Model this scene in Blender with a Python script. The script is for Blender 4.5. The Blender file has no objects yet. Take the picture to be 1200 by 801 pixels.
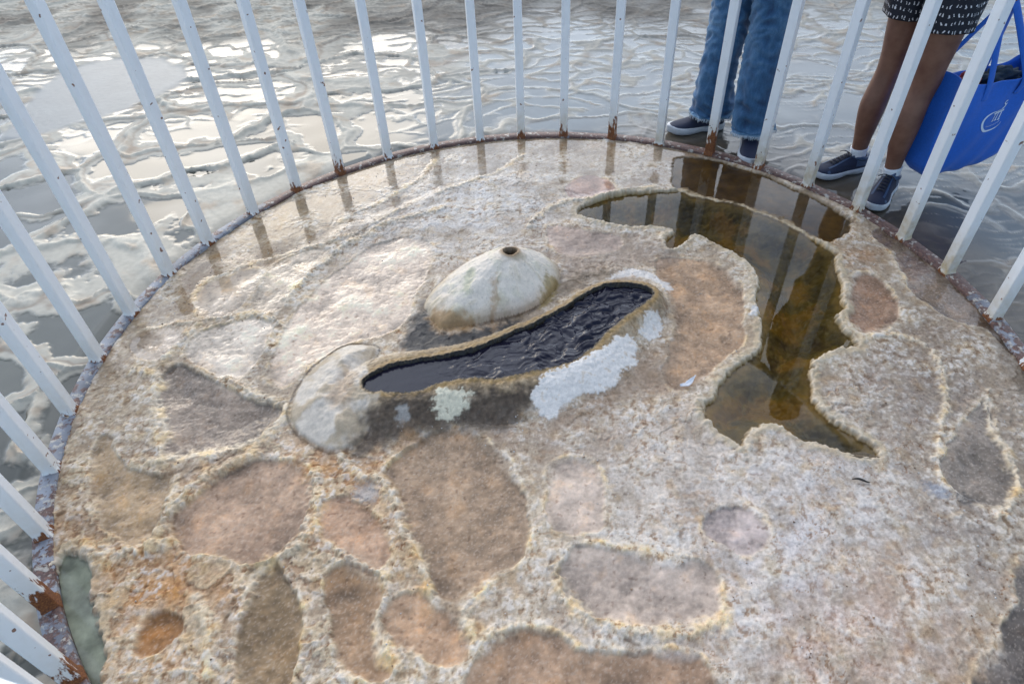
import bpy, bmesh, math, random
import numpy as np
from mathutils import Vector, Matrix

random.seed(7)
rng = np.random.default_rng(11)
SC = bpy.context.scene
COL = SC.collection
F32 = np.float32

# ------------------------------------------------------------------ camera model
CAM_H = 1.55
FPX, PITCH, ROLL = 780.0, 0.75719, -0.05085
CX, CY, RING = 0.0704 * CAM_H, 1.0441 * CAM_H, 0.98187 * CAM_H     # fence circle on the ground
_fw = np.array([0, math.cos(PITCH), -math.sin(PITCH)]); _rt = np.array([1., 0, 0]); _up = np.cross(_rt, _fw)
CRT = _rt * math.cos(ROLL) + _up * math.sin(ROLL)
CUP = -_rt * math.sin(ROLL) + _up * math.cos(ROLL)
CFW = _fw

def at(px, py, z=0.0):
    """photograph pixel -> point on the level z"""
    d = (px - 600) / FPX * CRT - (py - 400.5) / FPX * CUP + CFW
    t = (z - CAM_H) / d[2]
    return np.array([d[0] * t, d[1] * t])

def poly(pts, z=0.0, smooth=2):
    P = np.array([at(a, b, z) for a, b in pts])
    for _ in range(smooth):
        Q = np.roll(P, -1, 0)
        P = np.stack([P * .75 + Q * .25, P * .25 + Q * .75], 1).reshape(-1, 2)
    return P

def line(pts, z=0.0, smooth=2):
    P = np.array([at(a, b, z) for a, b in pts])
    for _ in range(smooth):
        a, b = P[:-1], P[1:]
        M = np.stack([a * .75 + b * .25, a * .25 + b * .75], 1).reshape(-1, 2)
        P = np.vstack([P[:1], M, P[-1:]])
    return P

# ------------------------------------------------------------------ numpy noise
_PERM = np.random.default_rng(3).permutation(512).astype(np.int32)
_ANG = np.random.default_rng(4).random(512) * 2 * np.pi
_GX = np.cos(_ANG).astype(F32); _GY = np.sin(_ANG).astype(F32)
_RX = np.random.default_rng(5).random(512).astype(F32); _RY = np.random.default_rng(6).random(512).astype(F32)

def _hash(i, j): return _PERM[(_PERM[i & 511] + j) & 511]

def perlin(x, y):
    xi = np.floor(x).astype(np.int32); yi = np.floor(y).astype(np.int32)
    xf = (x - xi).astype(F32); yf = (y - yi).astype(F32)
    u = xf * xf * xf * (xf * (xf * 6 - 15) + 10); v = yf * yf * yf * (yf * (yf * 6 - 15) + 10)
    def g(a, b):
        h = _hash(xi + a, yi + b)
        return _GX[h] * (xf - a) + _GY[h] * (yf - b)
    n0 = g(0, 0); n0 = n0 + u * (g(1, 0) - n0)
    n1 = g(0, 1); n1 = n1 + u * (g(1, 1) - n1)
    return (n0 + v * (n1 - n0)) * 1.5

def fbm(x, y, s, o=4, seed=0., gain=.5):
    r = np.zeros_like(x, dtype=F32); a = 1.; t = 0.
    for k in range(o):
        r += a * perlin(x * s + seed + 17.3 * k, y * s - seed * 1.7 + 9.1 * k); t += a
        a *= gain; s *= 2.03
    return r / t * 1.6

def worley(x, y, jit=.9):
    xi = np.floor(x).astype(np.int32); yi = np.floor(y).astype(np.int32)
    f1 = np.full(x.shape, 9., F32); f2 = np.full(x.shape, 9., F32); cid = np.zeros(x.shape, np.int32)
    for a in (-1, 0, 1):
        for b in (-1, 0, 1):
            h = _hash(xi + a, yi + b)
            dx = xi + a + .5 + (_RX[h] - .5) * jit - x; dy = yi + b + .5 + (_RY[h] - .5) * jit - y
            d = np.sqrt(dx * dx + dy * dy).astype(F32)
            lt = d < f1
            f2 = np.where(lt, f1, np.minimum(f2, d)); cid = np.where(lt, h, cid); f1 = np.where(lt, d, f1)
    return f1, f2, cid

def sst(a, b, x):
    t = np.clip((x - a) / (b - a), 0, 1); return t * t * (3 - 2 * t)

def sdf(X, Y, P, margin=.25):
    """signed distance to a closed outline (negative inside); beyond the margin it is just large"""
    out = np.full(X.shape, 9., F32)
    m = (X > P[:, 0].min() - margin) & (X < P[:, 0].max() + margin) & (Y > P[:, 1].min() - margin) & (Y < P[:, 1].max() + margin)
    x = X[m].astype(F32); y = Y[m].astype(F32)
    d2 = np.full(x.shape, 1e9, F32); ins = np.zeros(x.shape, bool)
    Q = np.roll(P, -1, 0)
    for (ax, ay), (bx, by) in zip(P, Q):
        ex, ey = bx - ax, by - ay; L = ex * ex + ey * ey + 1e-12
        t = np.clip(((x - ax) * ex + (y - ay) * ey) / L, 0, 1)
        d2 = np.minimum(d2, (x - ax - t * ex) ** 2 + (y - ay - t * ey) ** 2)
        if ay != by:
            c = ((y < ay) != (y < by)) & (x < (bx - ax) * (y - ay) / (by - ay) + ax)
            ins ^= c
    out[m] = np.where(ins, -1, 1) * np.sqrt(d2)
    return out

def ldist(X, Y, P, margin=.2):
    out = np.full(X.shape, 9., F32)
    m = (X > P[:, 0].min() - margin) & (X < P[:, 0].max() + margin) & (Y > P[:, 1].min() - margin) & (Y < P[:, 1].max() + margin)
    x = X[m].astype(F32); y = Y[m].astype(F32); d2 = np.full(x.shape, 1e9, F32)
    for (ax, ay), (bx, by) in zip(P[:-1], P[1:]):
        ex, ey = bx - ax, by - ay; L = ex * ex + ey * ey + 1e-12
        t = np.clip(((x - ax) * ex + (y - ay) * ey) / L, 0, 1)
        d2 = np.minimum(d2, (x - ax - t * ex) ** 2 + (y - ay - t * ey) ** 2)
    out[m] = np.sqrt(d2); return out

def lin(r, g, b):
    c = np.array([r, g, b]) / 255.
    return np.where(c < .04045, c / 12.92, ((c + .055) / 1.055) ** 2.4).astype(F32)

# ------------------------------------------------------------------ object helpers
def tag(o, label=None, cat=None, group=None, kind=None):
    if label: o['label'] = label
    if cat: o['category'] = cat
    if group: o['group'] = group
    if kind: o['kind'] = kind
    return o

def empty(name, loc=(0, 0, 0), rz=0.):
    o = bpy.data.objects.new(name, None); o.location = loc; o.rotation_euler[2] = rz
    o.empty_display_size = .1; COL.objects.link(o); return o

def link(name, me, mat=None, parent=None, smooth=True):
    if mat is not None:
        me.materials.clear()
        me.materials.append(mat)
    if smooth: me.polygons.foreach_set('use_smooth', [True] * len(me.polygons))
    o = bpy.data.objects.new(name, me); COL.objects.link(o)
    if parent: o.parent = parent
    return o

def np_mesh(name, V, Fq):
    """V (n,3); Fq (m,4) quads"""
    me = bpy.data.meshes.new(name)
    me.vertices.add(len(V)); me.vertices.foreach_set('co', np.ascontiguousarray(V, dtype=F32).ravel())
    n = len(Fq); k = Fq.shape[1]
    me.loops.add(n * k); me.polygons.add(n)
    me.loops.foreach_set('vertex_index', np.ascontiguousarray(Fq, dtype=np.int32).ravel())
    me.polygons.foreach_set('loop_start', np.arange(0, n * k, k, dtype=np.int32))
    me.update(calc_edges=True)
    return me

def set_attrs(me, col=None, **fl):
    if col is not None:
        a = me.attributes.new('col', 'FLOAT_COLOR', 'POINT')
        c = np.ones((len(col), 4), F32); c[:, :3] = col; a.data.foreach_set('color', c.ravel())
    for k, v in fl.items():
        a = me.attributes.new(k, 'FLOAT', 'POINT'); a.data.foreach_set('value', np.ascontiguousarray(v, dtype=F32))

def sub_mesh(name, V, quads, fmask, col, **fl):
    """the quads picked by fmask as a mesh of their own"""
    q = quads[fmask]; used = np.zeros(len(V), bool); used[q.ravel()] = True
    remap = np.cumsum(used) - 1
    me = np_mesh(name, V[used], remap[q])
    set_attrs(me, col[used], **{k: v[used] for k, v in fl.items()})
    return me

# ------------------------------------------------------------------ materials
def new_mat(name):
    m = bpy.data.materials.new(name); m.use_nodes = True
    nt = m.node_tree; nt.nodes.clear()
    out = nt.nodes.new('ShaderNodeOutputMaterial'); return m, nt, out

class NT:
    def __init__(s, nt): s.nt = nt
    def n(s, t, **kw):
        x = s.nt.nodes.new(t)
        for k, v in kw.items(): setattr(x, k, v)
        return x
    def set(s, node, **kw):
        for k, v in kw.items(): node.inputs[k.replace('_', ' ')].default_value = v
    def l(s, a, b): s.nt.links.new(a, b)
    def noise(s, scale, detail=4, rough=.55, vec=None, dist=0.):
        x = s.n('ShaderNodeTexNoise'); x.inputs['Scale'].default_value = scale; x.inputs['Detail'].default_value = detail
        x.inputs['Roughness'].default_value = rough; x.inputs['Distortion'].default_value = dist
        if vec is not None: s.l(vec, x.inputs['Vector'])
        return x
    def ramp(s, fac, stops, interp='LINEAR'):
        r = s.n('ShaderNodeValToRGB'); r.color_ramp.interpolation = interp
        e = r.color_ramp.elements
        while len(e) < len(stops): e.new(.5)
        for el, (p, c) in zip(e, stops):
            el.position = p; el.color = (c, c, c, 1) if not hasattr(c, '__len__') else (*c[:3], 1)
        s.l(fac, r.inputs['Fac']); return r
    def math(s, op, a, b=None, clamp=False):
        m = s.n('ShaderNodeMath', operation=op, use_clamp=clamp)
        for i, v in enumerate((a, b)):
            if v is None: continue
            if hasattr(v, 'default_value') or hasattr(v, 'links'): s.l(v, m.inputs[i])
            else: m.inputs[i].default_value = v
        return m.outputs[0]
    def mix(s, fac, a, b, mode='MIX'):
        m = s.n('ShaderNodeMix', data_type='RGBA', blend_type=mode)
        for sock, v in ((m.inputs['Factor'], fac), (m.inputs[6], a), (m.inputs[7], b)):
            if hasattr(v, 'links'): s.l(v, sock)
            elif hasattr(v, '__len__'): sock.default_value = (*v[:3], 1)
            else: sock.default_value = v
        return m.outputs[2]

def mat_mineral(name, fine=420., grain=.25, bump=.5):
    m, nt, out = new_mat(name); g = NT(nt)
    bs = g.n('ShaderNodeBsdfPrincipled'); g.l(bs.outputs[0], out.inputs[0])
    co = g.n('ShaderNodeTexCoord').outputs['Object']
    a = g.n('ShaderNodeAttribute', attribute_name='col'); w = g.n('ShaderNodeAttribute', attribute_name='rough'); b = g.n('ShaderNodeAttribute', attribute_name='bump')
    n1 = g.noise(fine, 3, .6, co); n2 = g.noise(fine * .27, 5, .65, co)
    f = g.math('ADD', g.math('MULTIPLY', n1.outputs[0], .5), g.math('MULTIPLY', n2.outputs[0], .5))
    r = g.ramp(f, [(.3, 1 - grain * 1.25), (.5, 1.0), (.7, 1 + grain * .8)])
    dry = g.mix(b.outputs['Fac'], (1, 1, 1), r.outputs[0])
    g.l(g.mix(1., a.outputs['Color'], dry, 'MULTIPLY'), bs.inputs['Base Color'])
    g.l(w.outputs['Fac'], bs.inputs['Roughness']); bs.inputs['IOR'].default_value = 1.42
    bp = g.n('ShaderNodeBump'); bp.inputs['Distance'].default_value = .004
    g.l(g.math('MULTIPLY', b.outputs['Fac'], bump), bp.inputs['Strength']); g.l(f, bp.inputs['Height']); g.l(bp.outputs[0], bs.inputs['Normal'])
    return m

def mat_water(name, tint=(.9, .93, .9), ripple=.02, scale=14., rough=0.01, ior=1.33):
    m, nt, out = new_mat(name); g = NT(nt)
    co = g.n('ShaderNodeTexCoord').outputs['Object']
    n = g.noise(scale, 2, .5, co); bp = g.n('ShaderNodeBump'); bp.inputs['Strength'].default_value = ripple; bp.inputs['Distance'].default_value = .02
    g.l(n.outputs[0], bp.inputs['Height'])
    fr = g.n('ShaderNodeFresnel'); fr.inputs['IOR'].default_value = ior; g.l(bp.outputs[0], fr.inputs['Normal'])
    tr = g.n('ShaderNodeBsdfTransparent'); tr.inputs[0].default_value = (*tint, 1)
    gl = g.n('ShaderNodeBsdfGlossy'); gl.inputs['Roughness'].default_value = rough; gl.inputs[0].default_value = (1, 1, 1, 1); g.l(bp.outputs[0], gl.inputs['Normal'])
    mx = g.n('ShaderNodeMixShader'); g.l(fr.outputs[0], mx.inputs[0]); g.l(tr.outputs[0], mx.inputs[1]); g.l(gl.outputs[0], mx.inputs[2])
    g.l(mx.outputs[0], out.inputs[0]); return m

# ================================================================== FLOOR INSIDE THE FENCE
ZR = .055       # height of the spring basin's rim
POOL = [(671,249),(690,238),(717,230),(760,225),(800,223),(807,227),(833,235),(860,239),(883,245),(905,254),(933,270),(957,284),(980,295),(977,310),(985,322),(987,338),(984,350),(993,362),(982,368),(982,382),(997,397),(1007,408),(987,409),(967,415),(950,429),(948,444),(952,467),(967,487),(993,504),(1017,520),(1031,536),(1012,537),(990,533),(973,527),(940,519),(923,507),(910,499),(893,499),(880,505),(873,515),(868,528),(862,520),(837,504),(823,492),(823,477),(837,464),(847,444),(867,430),(887,414),(892,392),(890,378),(886,357),(888,327),(880,314),(863,300),(847,293),(830,281),(810,276),(803,286),(790,296),(778,291),(780,281),(790,273),(770,267),(745,266),(715,264),(690,260)]
POOL_R = [(1022,274),(1047,297),(1063,324),(1070,344),(1090,357),(1120,374),(1160,382),(1190,420),(1200,400),(1165,350),(1112,310),(1060,278),(1030,265)]
FLOOD = [(790,182),(830,186),(888,202),(940,224),(985,248),(1003,264),(980,288),(940,278),(905,258),(883,248),(833,238),(800,228),(785,215),(788,198)]
POOL_L = [(72,641),(97,651),(112,674),(112,700),(110,727),(127,767),(125,801),(128,840),(100,850),(80,801),(70,751),(60,691)]
POOL_E = [(1103,534),(1107,556),(1120,573),(1140,585),(1167,597),(1187,577),(1190,554),(1177,530),(1160,500),(1160,462),(1143,482),(1122,508)]
POOL_C = [(1177,747),(1153,774),(1147,805),(1150,840),(1240,840),(1260,700),(1215,650),(1193,657),(1192,700)]
BASIN = [(422,445),(427,459),(450,460),(488,460),(510,450),(543,444),(565,443),(587,445),(607,439),(633,434),(653,430),(677,422),(693,410),(710,390),(730,374),(750,360),(765,349),(767,339),(750,332),(720,331),(700,335),(683,344),(663,359),(633,374),(607,385),(587,394),(557,407),(510,417),(460,424),(433,437)]
CONE = [(493,359),(505,376),(514,389),(540,384),(560,381),(580,375),(613,368),(637,355),(653,338),(659,322),(650,309),(628,301),(600,299),(570,304),(535,318),(508,340)]
MOUND = [(337,484),(341,500),(354,514),(383,531),(402,530),(424,520),(443,490),(455,468),(440,455),(432,440),(440,425),(445,406),(420,402),(398,408),(375,424),(353,447)]
# shallow hollows: outline, depth, floor colour as it looks, gloss
HOLLOWS = [
 ([(450,554),(470,532),(500,513),(530,503),(548,503),(572,520),(597,541),(612,581),(620,624),(613,651),(580,674),(550,701),(517,707),(507,694),(503,667),(483,637),(470,617),(467,584)], .022, (136,119,103), .45),
 ([(647,541),(690,534),(708,567),(705,601),(707,624),(667,627),(643,617),(640,584),(642,557)], .012, (160,150,142), .45),
 ([(667,647),(683,641),(717,642),(760,649),(800,659),(815,661),(837,674),(845,701),(837,727),(800,733),(760,724),(717,726),(683,717),(663,701),(662,667)], .018, (150,141,134), .4),
 ([(607,734),(633,737),(660,751),(680,764),(720,768),(800,764),(830,778),(850,830),(700,850),(545,830),(548,795),(560,767),(580,745)], .018, (140,120,104), .45),
 ([(447,724),(467,701),(487,694),(517,707),(547,717),(552,741),(547,767),(533,777),(483,764),(453,751)], .016, (150,128,110), .5),
 ([(383,667),(400,661),(433,664),(453,684),(437,714),(440,761),(463,781),(440,800),(400,790),(393,751),(392,721),(380,694)], .022, (130,110,92), .5),
 ([(290,667),(317,659),(333,674),(350,707),(353,747),(347,781),(330,815),(277,815),(283,751),(290,701)], .026, (120,104,84), .45),
 ([(177,716),(207,716),(217,734),(200,751),(177,767),(160,764),(167,737)], .02, (136,102,72), .5),
 ([(187,617),(233,584),(260,554),(333,534),(370,561),(360,601),(347,631),(320,651),(287,659),(260,651),(227,644)], .016, (146,128,114), .5),
 ([(133,534),(150,552),(187,557),(213,547),(186,600),(180,634),(157,641),(133,627),(110,601),(108,567),(115,520),(125,505)], .016, (138,122,102), .18),
 ([(177,467),(197,430),(213,425),(250,450),(290,467),(330,477),(323,494),(293,517),(260,530),(200,548),(190,514),(188,494)], .024, (122,112,103), .2),
 ([(283,374),(320,375),(313,400),(287,447),(263,444),(233,427),(217,417),(230,390)], .010, (174,167,158), .14),
 ([(150,400),(173,382),(220,382),(213,404),(187,424),(150,417)], .012, (154,146,137), .12),
 ([(230,367),(227,340),(260,324),(313,310),(300,337),(280,364),(253,374)], .010, (162,153,142), .10),
 ([(290,364),(320,307),(360,294),(393,287),(363,317),(333,350),(320,367)], .010, (170,161,149), .10),
 ([(313,440),(333,384),(360,350),(400,312),(440,285),(490,275),(510,290),(500,320),(485,345),(480,370),(455,392),(415,396),(375,417),(345,445),(325,452)], .008, (180,169,158), .17),
 ([(1000,324),(1013,317),(1033,330),(1047,350),(1057,374),(1033,387),(1010,394),(997,380),(993,350)], .018, (132,110,95), .45),
 ([(760,306),(800,302),(840,306),(868,332),(871,360),(868,378),(874,394),(852,418),(822,446),(795,462),(775,445),(790,400),(790,350)], .009, (146,126,108), .4),
 ([(640,262),(680,268),(720,275),(735,285),(700,300),(665,300),(640,285)], .008, (160,146,138), .4),
 ([(820,610),(850,595),(890,598),(905,625),(880,648),(845,640)], .008, (158,150,148), .5),
 ([(370,600),(400,580),(440,600),(462,640),(445,668),(410,655),(385,640)], .010, (150,128,112), .5),
 ([(680,205),(705,205),(725,222),(700,232),(672,235),(662,222)], .008, (160,140,132), .12),
 (POOL_E, .014, (112, 106, 100), .16),
 (POOL_R, .010, (120, 108, 98), .1),
 (POOL_C, .012, (92, 88, 86), .3),
]
RIDGES = [  # raised pale crust lines: pixels, half width (m), height
 ([(400,257),(443,237),(487,213),(510,187)], .012, .008), ([(513,227),(550,212),(583,200),(613,180)], .012, .006),
 ([(230,367),(227,335),(262,318),(318,300),(392,283),(440,262),(480,240)], .010, .006),
 ([(333,350),(365,318),(400,290),(450,262),(520,245)], .016, .010), ([(173,382),(225,378),(282,368),(322,372),(330,384)], .010, .008),
 ([(187,428),(215,400),(232,380)], .010, .007), ([(160,540),(205,535),(262,532),(330,500),(336,480)], .02, .010),
 ([(180,640),(196,600),(225,572),(262,545),(300,533)], .02, .014), ([(372,555),(372,590),(362,622),(345,650),(300,664),(290,690)], .016, .014),
 ([(400,535),(420,560),(450,560),(463,590),(470,620),(490,650),(500,690)], .014, .012), ([(400,652),(440,660),(462,690),(440,715),(437,755),(470,785)], .012, .010),
 ([(550,710),(552,745),(580,740),(606,728)], .012, .008), ([(655,660),(656,690),(672,715),(720,735),(800,744),(845,728)], .016, .010),
 ([(262,444),(290,455),(330,470)], .012, .010), ([(160,430),(190,440),(180,470),(195,500),(190,530)], .014, .007),
 ([(100,640),(120,655),(140,650),(190,640)], .02, .010), ([(230,700),(250,740),(240,790)], .02, .010),
 ([(1160,455),(1155,490),(1172,520),(1195,560),(1190,590),(1165,604)], .010, .006),
 ([(1010,394),(1040,392),(1085,400),(1110,440),(1105,500),(1095,535)], .012, .006),
 ([(620,265),(640,240),(700,232),(760,217),(810,215)], .012, .008),
]
# stains and broad colour of the mineral itself: x, y, radius (px), colour, strength
BLOBS = [
 (560,235,120,(206,202,198),.9),(470,250,90,(196,190,184),.7),(330,255,70,(186,168,140),.45),(800,205,60,(188,180,176),.5),
 (900,640,190,(204,199,198),.85),(980,560,90,(196,190,186),.8),(760,560,110,(200,191,182),.85),(760,770,120,(196,188,182),.7),(1060,760,110,(172,148,134),.5),
 (1120,480,110,(136,126,118),.85),(1170,640,80,(140,134,130),.7),(1150,560,60,(128,120,114),.6),(1090,380,60,(140,124,110),.6),(1050,460,70,(168,158,150),.7),
 (180,680,110,(196,158,122),.85),(260,620,110,(190,148,112),.75),(380,560,60,(196,144,96),.6),(480,640,40,(198,158,112),.6),(420,570,60,(186,146,110),.6),(120,560,60,(156,128,98),.7),(90,620,40,(170,140,112),.7),
 (240,480,90,(158,150,144),.4),(150,450,60,(156,140,120),.5),(640,300,60,(156,142,130),.7),(720,300,60,(158,144,132),.5),(690,480,90,(160,140,124),.6),
 (560,500,70,(150,130,114),.6),(820,400,70,(158,134,112),.5),(780,440,40,(154,132,116),.6),(480,600,40,(176,130,96),.5),(390,620,50,(176,140,112),.6),
 (930,500,40,(170,160,150),.6),(900,265,40,(170,140,104),.5),(960,270,40,(168,132,86),.6),(1010,300,30,(172,136,106),.6),(1080,420,60,(150,134,120),.5),
 (280,600,50,(150,124,112),.5),(540,760,60,(166,140,116),.5),(160,620,50,(176,146,112),.6),(620,620,60,(190,176,158),.6),(600,700,60,(184,168,152),.6),
 (1010,680,40,(178,150,126),.35),(960,770,60,(176,152,138),.5),(1100,640,60,(170,160,152),.5),(430,310,70,(172,160,152),.4),(300,700,60,(182,156,132),.5),
]
def flank(pts): return pts
PATCHES = [  # stains with an outline: pixels, z, colour, strength, edge (m)
 ([(640,262),(690,268),(760,275),(800,300),(790,315),(740,308),(690,318),(662,330),(655,305)], 0, (150,134,122), .5, .03),
 ([(483,372),(495,362),(506,378),(514,392),(560,386),(610,372),(600,382),(560,400),(500,413),(470,412),(478,390)], 0, (70, 68, 68), .95, .02),
 ([(655,330),(690,318),(720,315),(735,322),(700,328),(670,345),(640,362)], 0, (120,104,86), .7, .02),
 ([(440,480),(470,466),(520,468),(560,462),(610,462),(640,450),(622,475),(600,500),(575,500),(520,498),(490,505),(455,512),(420,530),(400,533)], .02, (84, 72, 62), .85, .03),
 ([(630,480),(650,490),(700,470),(760,420),(790,380),(800,420),(770,455),(720,480),(660,500)], .0, (146,128,112), .6, .04),
 ([(620,467),(640,447),(667,434),(693,424),(713,410),(733,397),(748,404),(740,412),(750,424),(733,429),(717,454),(693,460),(667,470),(647,488),(630,480)], .02, (226, 222, 218), 1., .005),
 ([(757,371),(770,369),(775,382),(763,397),(756,394),(747,390)], .02, (222, 218, 214), .95, .005),
 ([(510,460),(533,459),(546,465),(557,463),(553,474),(540,480),(527,490),(513,487)], .03, (210, 206, 190), .95, .006),
 ([(710,320),(733,310),(767,315),(793,334),(783,338),(760,322),(733,319)], .02, (216, 212, 208), .9, .007),
 ([(463,500),(470,488),(482,485),(484,497),(474,503)], .0, (190, 190, 188), .6, .010),
 ([(460,520),(472,503),(486,502),(496,514),(480,528),(465,532)], .0, (160, 128, 100), .55, .014),
 ([(413,571),(430,566),(447,572),(443,590),(420,588)], 0, (190, 190, 190), .6, .012),
 ([(1087,568),(1100,569),(1112,576),(1108,586),(1092,580)], 0, (160, 168, 180), .6, .012),
 ([(1118,574),(1130,575),(1142,585),(1136,592),(1120,586)], 0, (66, 68, 74), .6, .012),
 ([(880,362),(888,360),(889,370),(878,374)], 0, (210,208,206), .9, .004),
 ([(380,470),(398,440),(410,425),(420,440),(410,465),(392,480)], .045, (168,140,112), .55, .03),
 ([(500,368),(540,372),(565,380),(514,392),(503,380)], .01, (172, 140, 104), .7, .02),
 ([(577,335),(584,335),(582,372),(574,376)], .06, (172,142,110), .5, .012),
 ([(640,330),(656,325),(655,338),(640,354),(632,356)], .02, (160,142,100), .7, .012),
 ([(540,318),(556,318),(552,338),(540,340)], .09, (172,176,146), .5, .015),
]
FILM = [(120,440),(190,345),(250,285),(345,222),(460,180),(560,160),(700,158),(850,180),(940,225),(1010,262),(975,284),(940,268),(890,243),(830,232),(760,222),(700,226),(640,215),(560,205),(480,240),(400,268),(330,305),(270,340),(220,372),(170,400),(140,440)]

def floor_fields(X, Y):
    """height, colour, roughness, micro bump of the mineral floor and the masks of the things growing from it"""
    w1 = fbm(X, Y, 9., 3, 1.); w2 = fbm(X, Y, 9., 3, 41.); w3 = fbm(X, Y, 60., 3, 5.); w4 = fbm(X, Y, 60., 3, 77.)
    WX = X + w1 * .012 + w3 * .0042; WY = Y + w2 * .012 + w4 * .0042
    n0 = fbm(X, Y, 2.2, 3, 12.); n1 = fbm(X, Y, 7., 4, 21.); n2 = fbm(X, Y, 26., 4, 31.); n3 = fbm(X, Y, 90., 3, 51.)
    n4 = fbm(X, Y, 14., 4, 91.); n5 = fbm(X, Y, 40., 4, 131.); n6 = fbm(X, Y, 150., 2, 61.)
    f1, f2, cid = worley(X * 95 + w3 * .6, Y * 95 + w4 * .6)
    grain = (1 - f1)                                   # little nodules
    nod = _RX[cid]
    # ---- broad colour
    C = np.empty(X.shape + (3,), F32)
    t = sst(-.5, .5, n1 + .5 * n2)[..., None]
    C[:] = lin(176, 160, 142) * (1 - t) + lin(200, 188, 172) * t
    for bx, by, br, c, s in BLOBS:
        p = at(bx, by); q = at(bx + br, by); sig = np.linalg.norm(q - p)
        d2 = ((X - p[0]) ** 2 + (Y - p[1]) ** 2) / sig ** 2
        mk = (s * np.exp(-d2 * 1.1) * np.clip(.8 + .8 * n4, 0, 1.3)).clip(0, 1)[..., None]
        C = C * (1 - mk) + lin(*c) * mk
    crust = np.ones(X.shape, F32); h = .006 * n0 + .004 * n1; rough = np.full(X.shape, .52, F32)
    # ---- hollows
    lip = np.zeros(X.shape, F32); hollow = np.zeros(X.shape, F32)
    for pts, dep, c, ro in HOLLOWS:
        d = sdf(WX, WY, poly(pts), .12) - .006
        sft = .004 + .035 * sst(.0, .7, fbm(X, Y, 4.5, 2, 811.) + .12 * n4); ins = sst(.004, -sft, d); deep = sst(.0, -.09, d)
        h = h - dep * (ins * .40 + deep * .40) + ins * .002 * n1
        lp = np.exp(-((d - .005) / .0070) ** 2) * np.clip(.55 + 1.2 * n4, 0, 1.3) + .35 * np.exp(-((d - .012) / .02) ** 2) * np.clip(.4 + n1, 0, 1)
        lip = np.maximum(lip, lp * min(1, dep / .016))
        hollow = np.maximum(hollow, ins)
        v = (1 + .26 * n1 + .20 * n2 + .14 * n5 + .12 * n3 - .16 * sst(-.05, -.01, d) * sst(-.3, .4, n0))[..., None]
        cc = lin(*c) * v * np.array([1.58, 1.50, 1.44], F32)
        cc = cc * (1 - .22 * sst(.2, .7, n4 + .4 * n2)[..., None] * np.array([0, .25, .5], F32))    # ochre tint
        C = C * (1 - ins[..., None] * .93) + cc * ins[..., None] * .93
        rough = rough * (1 - ins) + ro * ins
    # ---- ridges
    rid = np.zeros(X.shape, F32)
    for pts, w, hh in RIDGES:
        d = ldist(WX + w3 * .006, WY + w4 * .006, line(pts), .1)
        wv = w * np.clip(1 + .9 * n4, .35, 2)
        r = np.exp(-(d / wv) ** 2)
        h = h + .6 * hh * r * (1 + .3 * n5); rid = np.maximum(rid, r)
    lip = np.maximum(lip, rid)
    lc = lin(224, 211, 192) * (1 - sst(.0, .6, n4)[..., None] * np.array([.04, .14, .3], F32))
    k = (np.clip(lip, 0, 1) * np.clip(.85 + .35 * n5, 0, 1))[..., None]
    C = C * (1 - k) + lc * k
    h = h + .0023 * lip * (1 + .25 * n4)
    crust = np.clip(1 - .93 * hollow, 0, 1)
    # ---- rough granular crust
    L = fbm(X, Y, 2.6, 3, 501.) + .30 * fbm(X, Y, 11., 4, 521.)
    q = L * 3.0; fr = q - np.floor(q); shm = crust * np.clip(.12 + .8 * fbm(X, Y, 2.6, 2, 541.) + .75 * sst(.05, -.6, X) * sst(1.5, 1.0, Y), 0, 1)
    stp = sst(0, .10, fr); edge_l = np.exp(-((fr - .09) / .05) ** 2); edge_d = np.exp(-((fr - .005) / .035) ** 2) + np.exp(-((fr - 1.) / .03) ** 2)
    h = h + shm * (.0055 * (np.floor(q) + stp - q) + .0012 * edge_l)
    k = (.55 * edge_l * shm * np.clip(.6 + n5, 0, 1))[..., None]; C = C * (1 - k) + lin(208, 194, 174) * k
    C = C * (1 - (.38 * np.clip(edge_d, 0, 1) * shm)[..., None] * np.array([.6, .9, 1.1], F32))
    tone = (_RX[(np.floor(q).astype(np.int32)) & 511] - .5)[..., None]; C = C * (1 + .18 * tone * shm[..., None])
    C = C * (1 + (.13 * n4 + .10 * n1)[..., None])
    rgh = crust * np.clip(.7 + .9 * n1, .15, 1.4)
    h = h + rgh * (.0012 * n2 + .0004 * n5 + .0003 * n3 + .0006 * (grain - .5) * np.clip(.3 + 1.2 * n4, 0, 1)) + hollow * (.0006 * n3 + .0008 * n5)
    bl = sst(.05, -.6, X) * sst(1.7, 1.0, Y)
    ck = fbm(X, Y, 9.5, 5, 611., .58) + .10 * n5; cl_ = sst(.06, .10, ck) * crust * np.clip(bl + .25 * sst(0, .5, n1), 0, 1)       # torn plates of cream crust
    h = h + .0028 * cl_; cd = np.exp(-((ck - .02) / .035) ** 2) * crust * bl
    C = C * (1 - .55 * cl_[..., None]) + lin(206, 190, 166) * (1 + .14 * n3)[..., None] * .55 * cl_[..., None]; C = C * (1 - .35 * cd[..., None] * np.array([.6, .9, 1.1], F32))
    fl = sst(.12, .34, n5 + .35 * n3) * rgh                                     # pale flakes
    C = C * (1 - .48 * fl[..., None]) + lin(216, 211, 206) * .48 * fl[..., None]
    h = h + .0007 * fl
    fl2 = sst(.28, .5, -n5 + .3 * n6) * rgh
    C = C * (1 - .42 * fl2[..., None] * np.array([.75, .95, 1.1], F32))          # brown pits between
    h = h - .0007 * fl2
    C = C * (1 + (.16 * n3 + .12 * n6)[..., None] * crust[..., None]) * (1 + .07 * (nod - .5) * rgh)[..., None]
    pk = sst(.25, .7, fbm(X, Y, 18., 3, 201.)) * .4 * crust                      # pink / orange mineral tints
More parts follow.
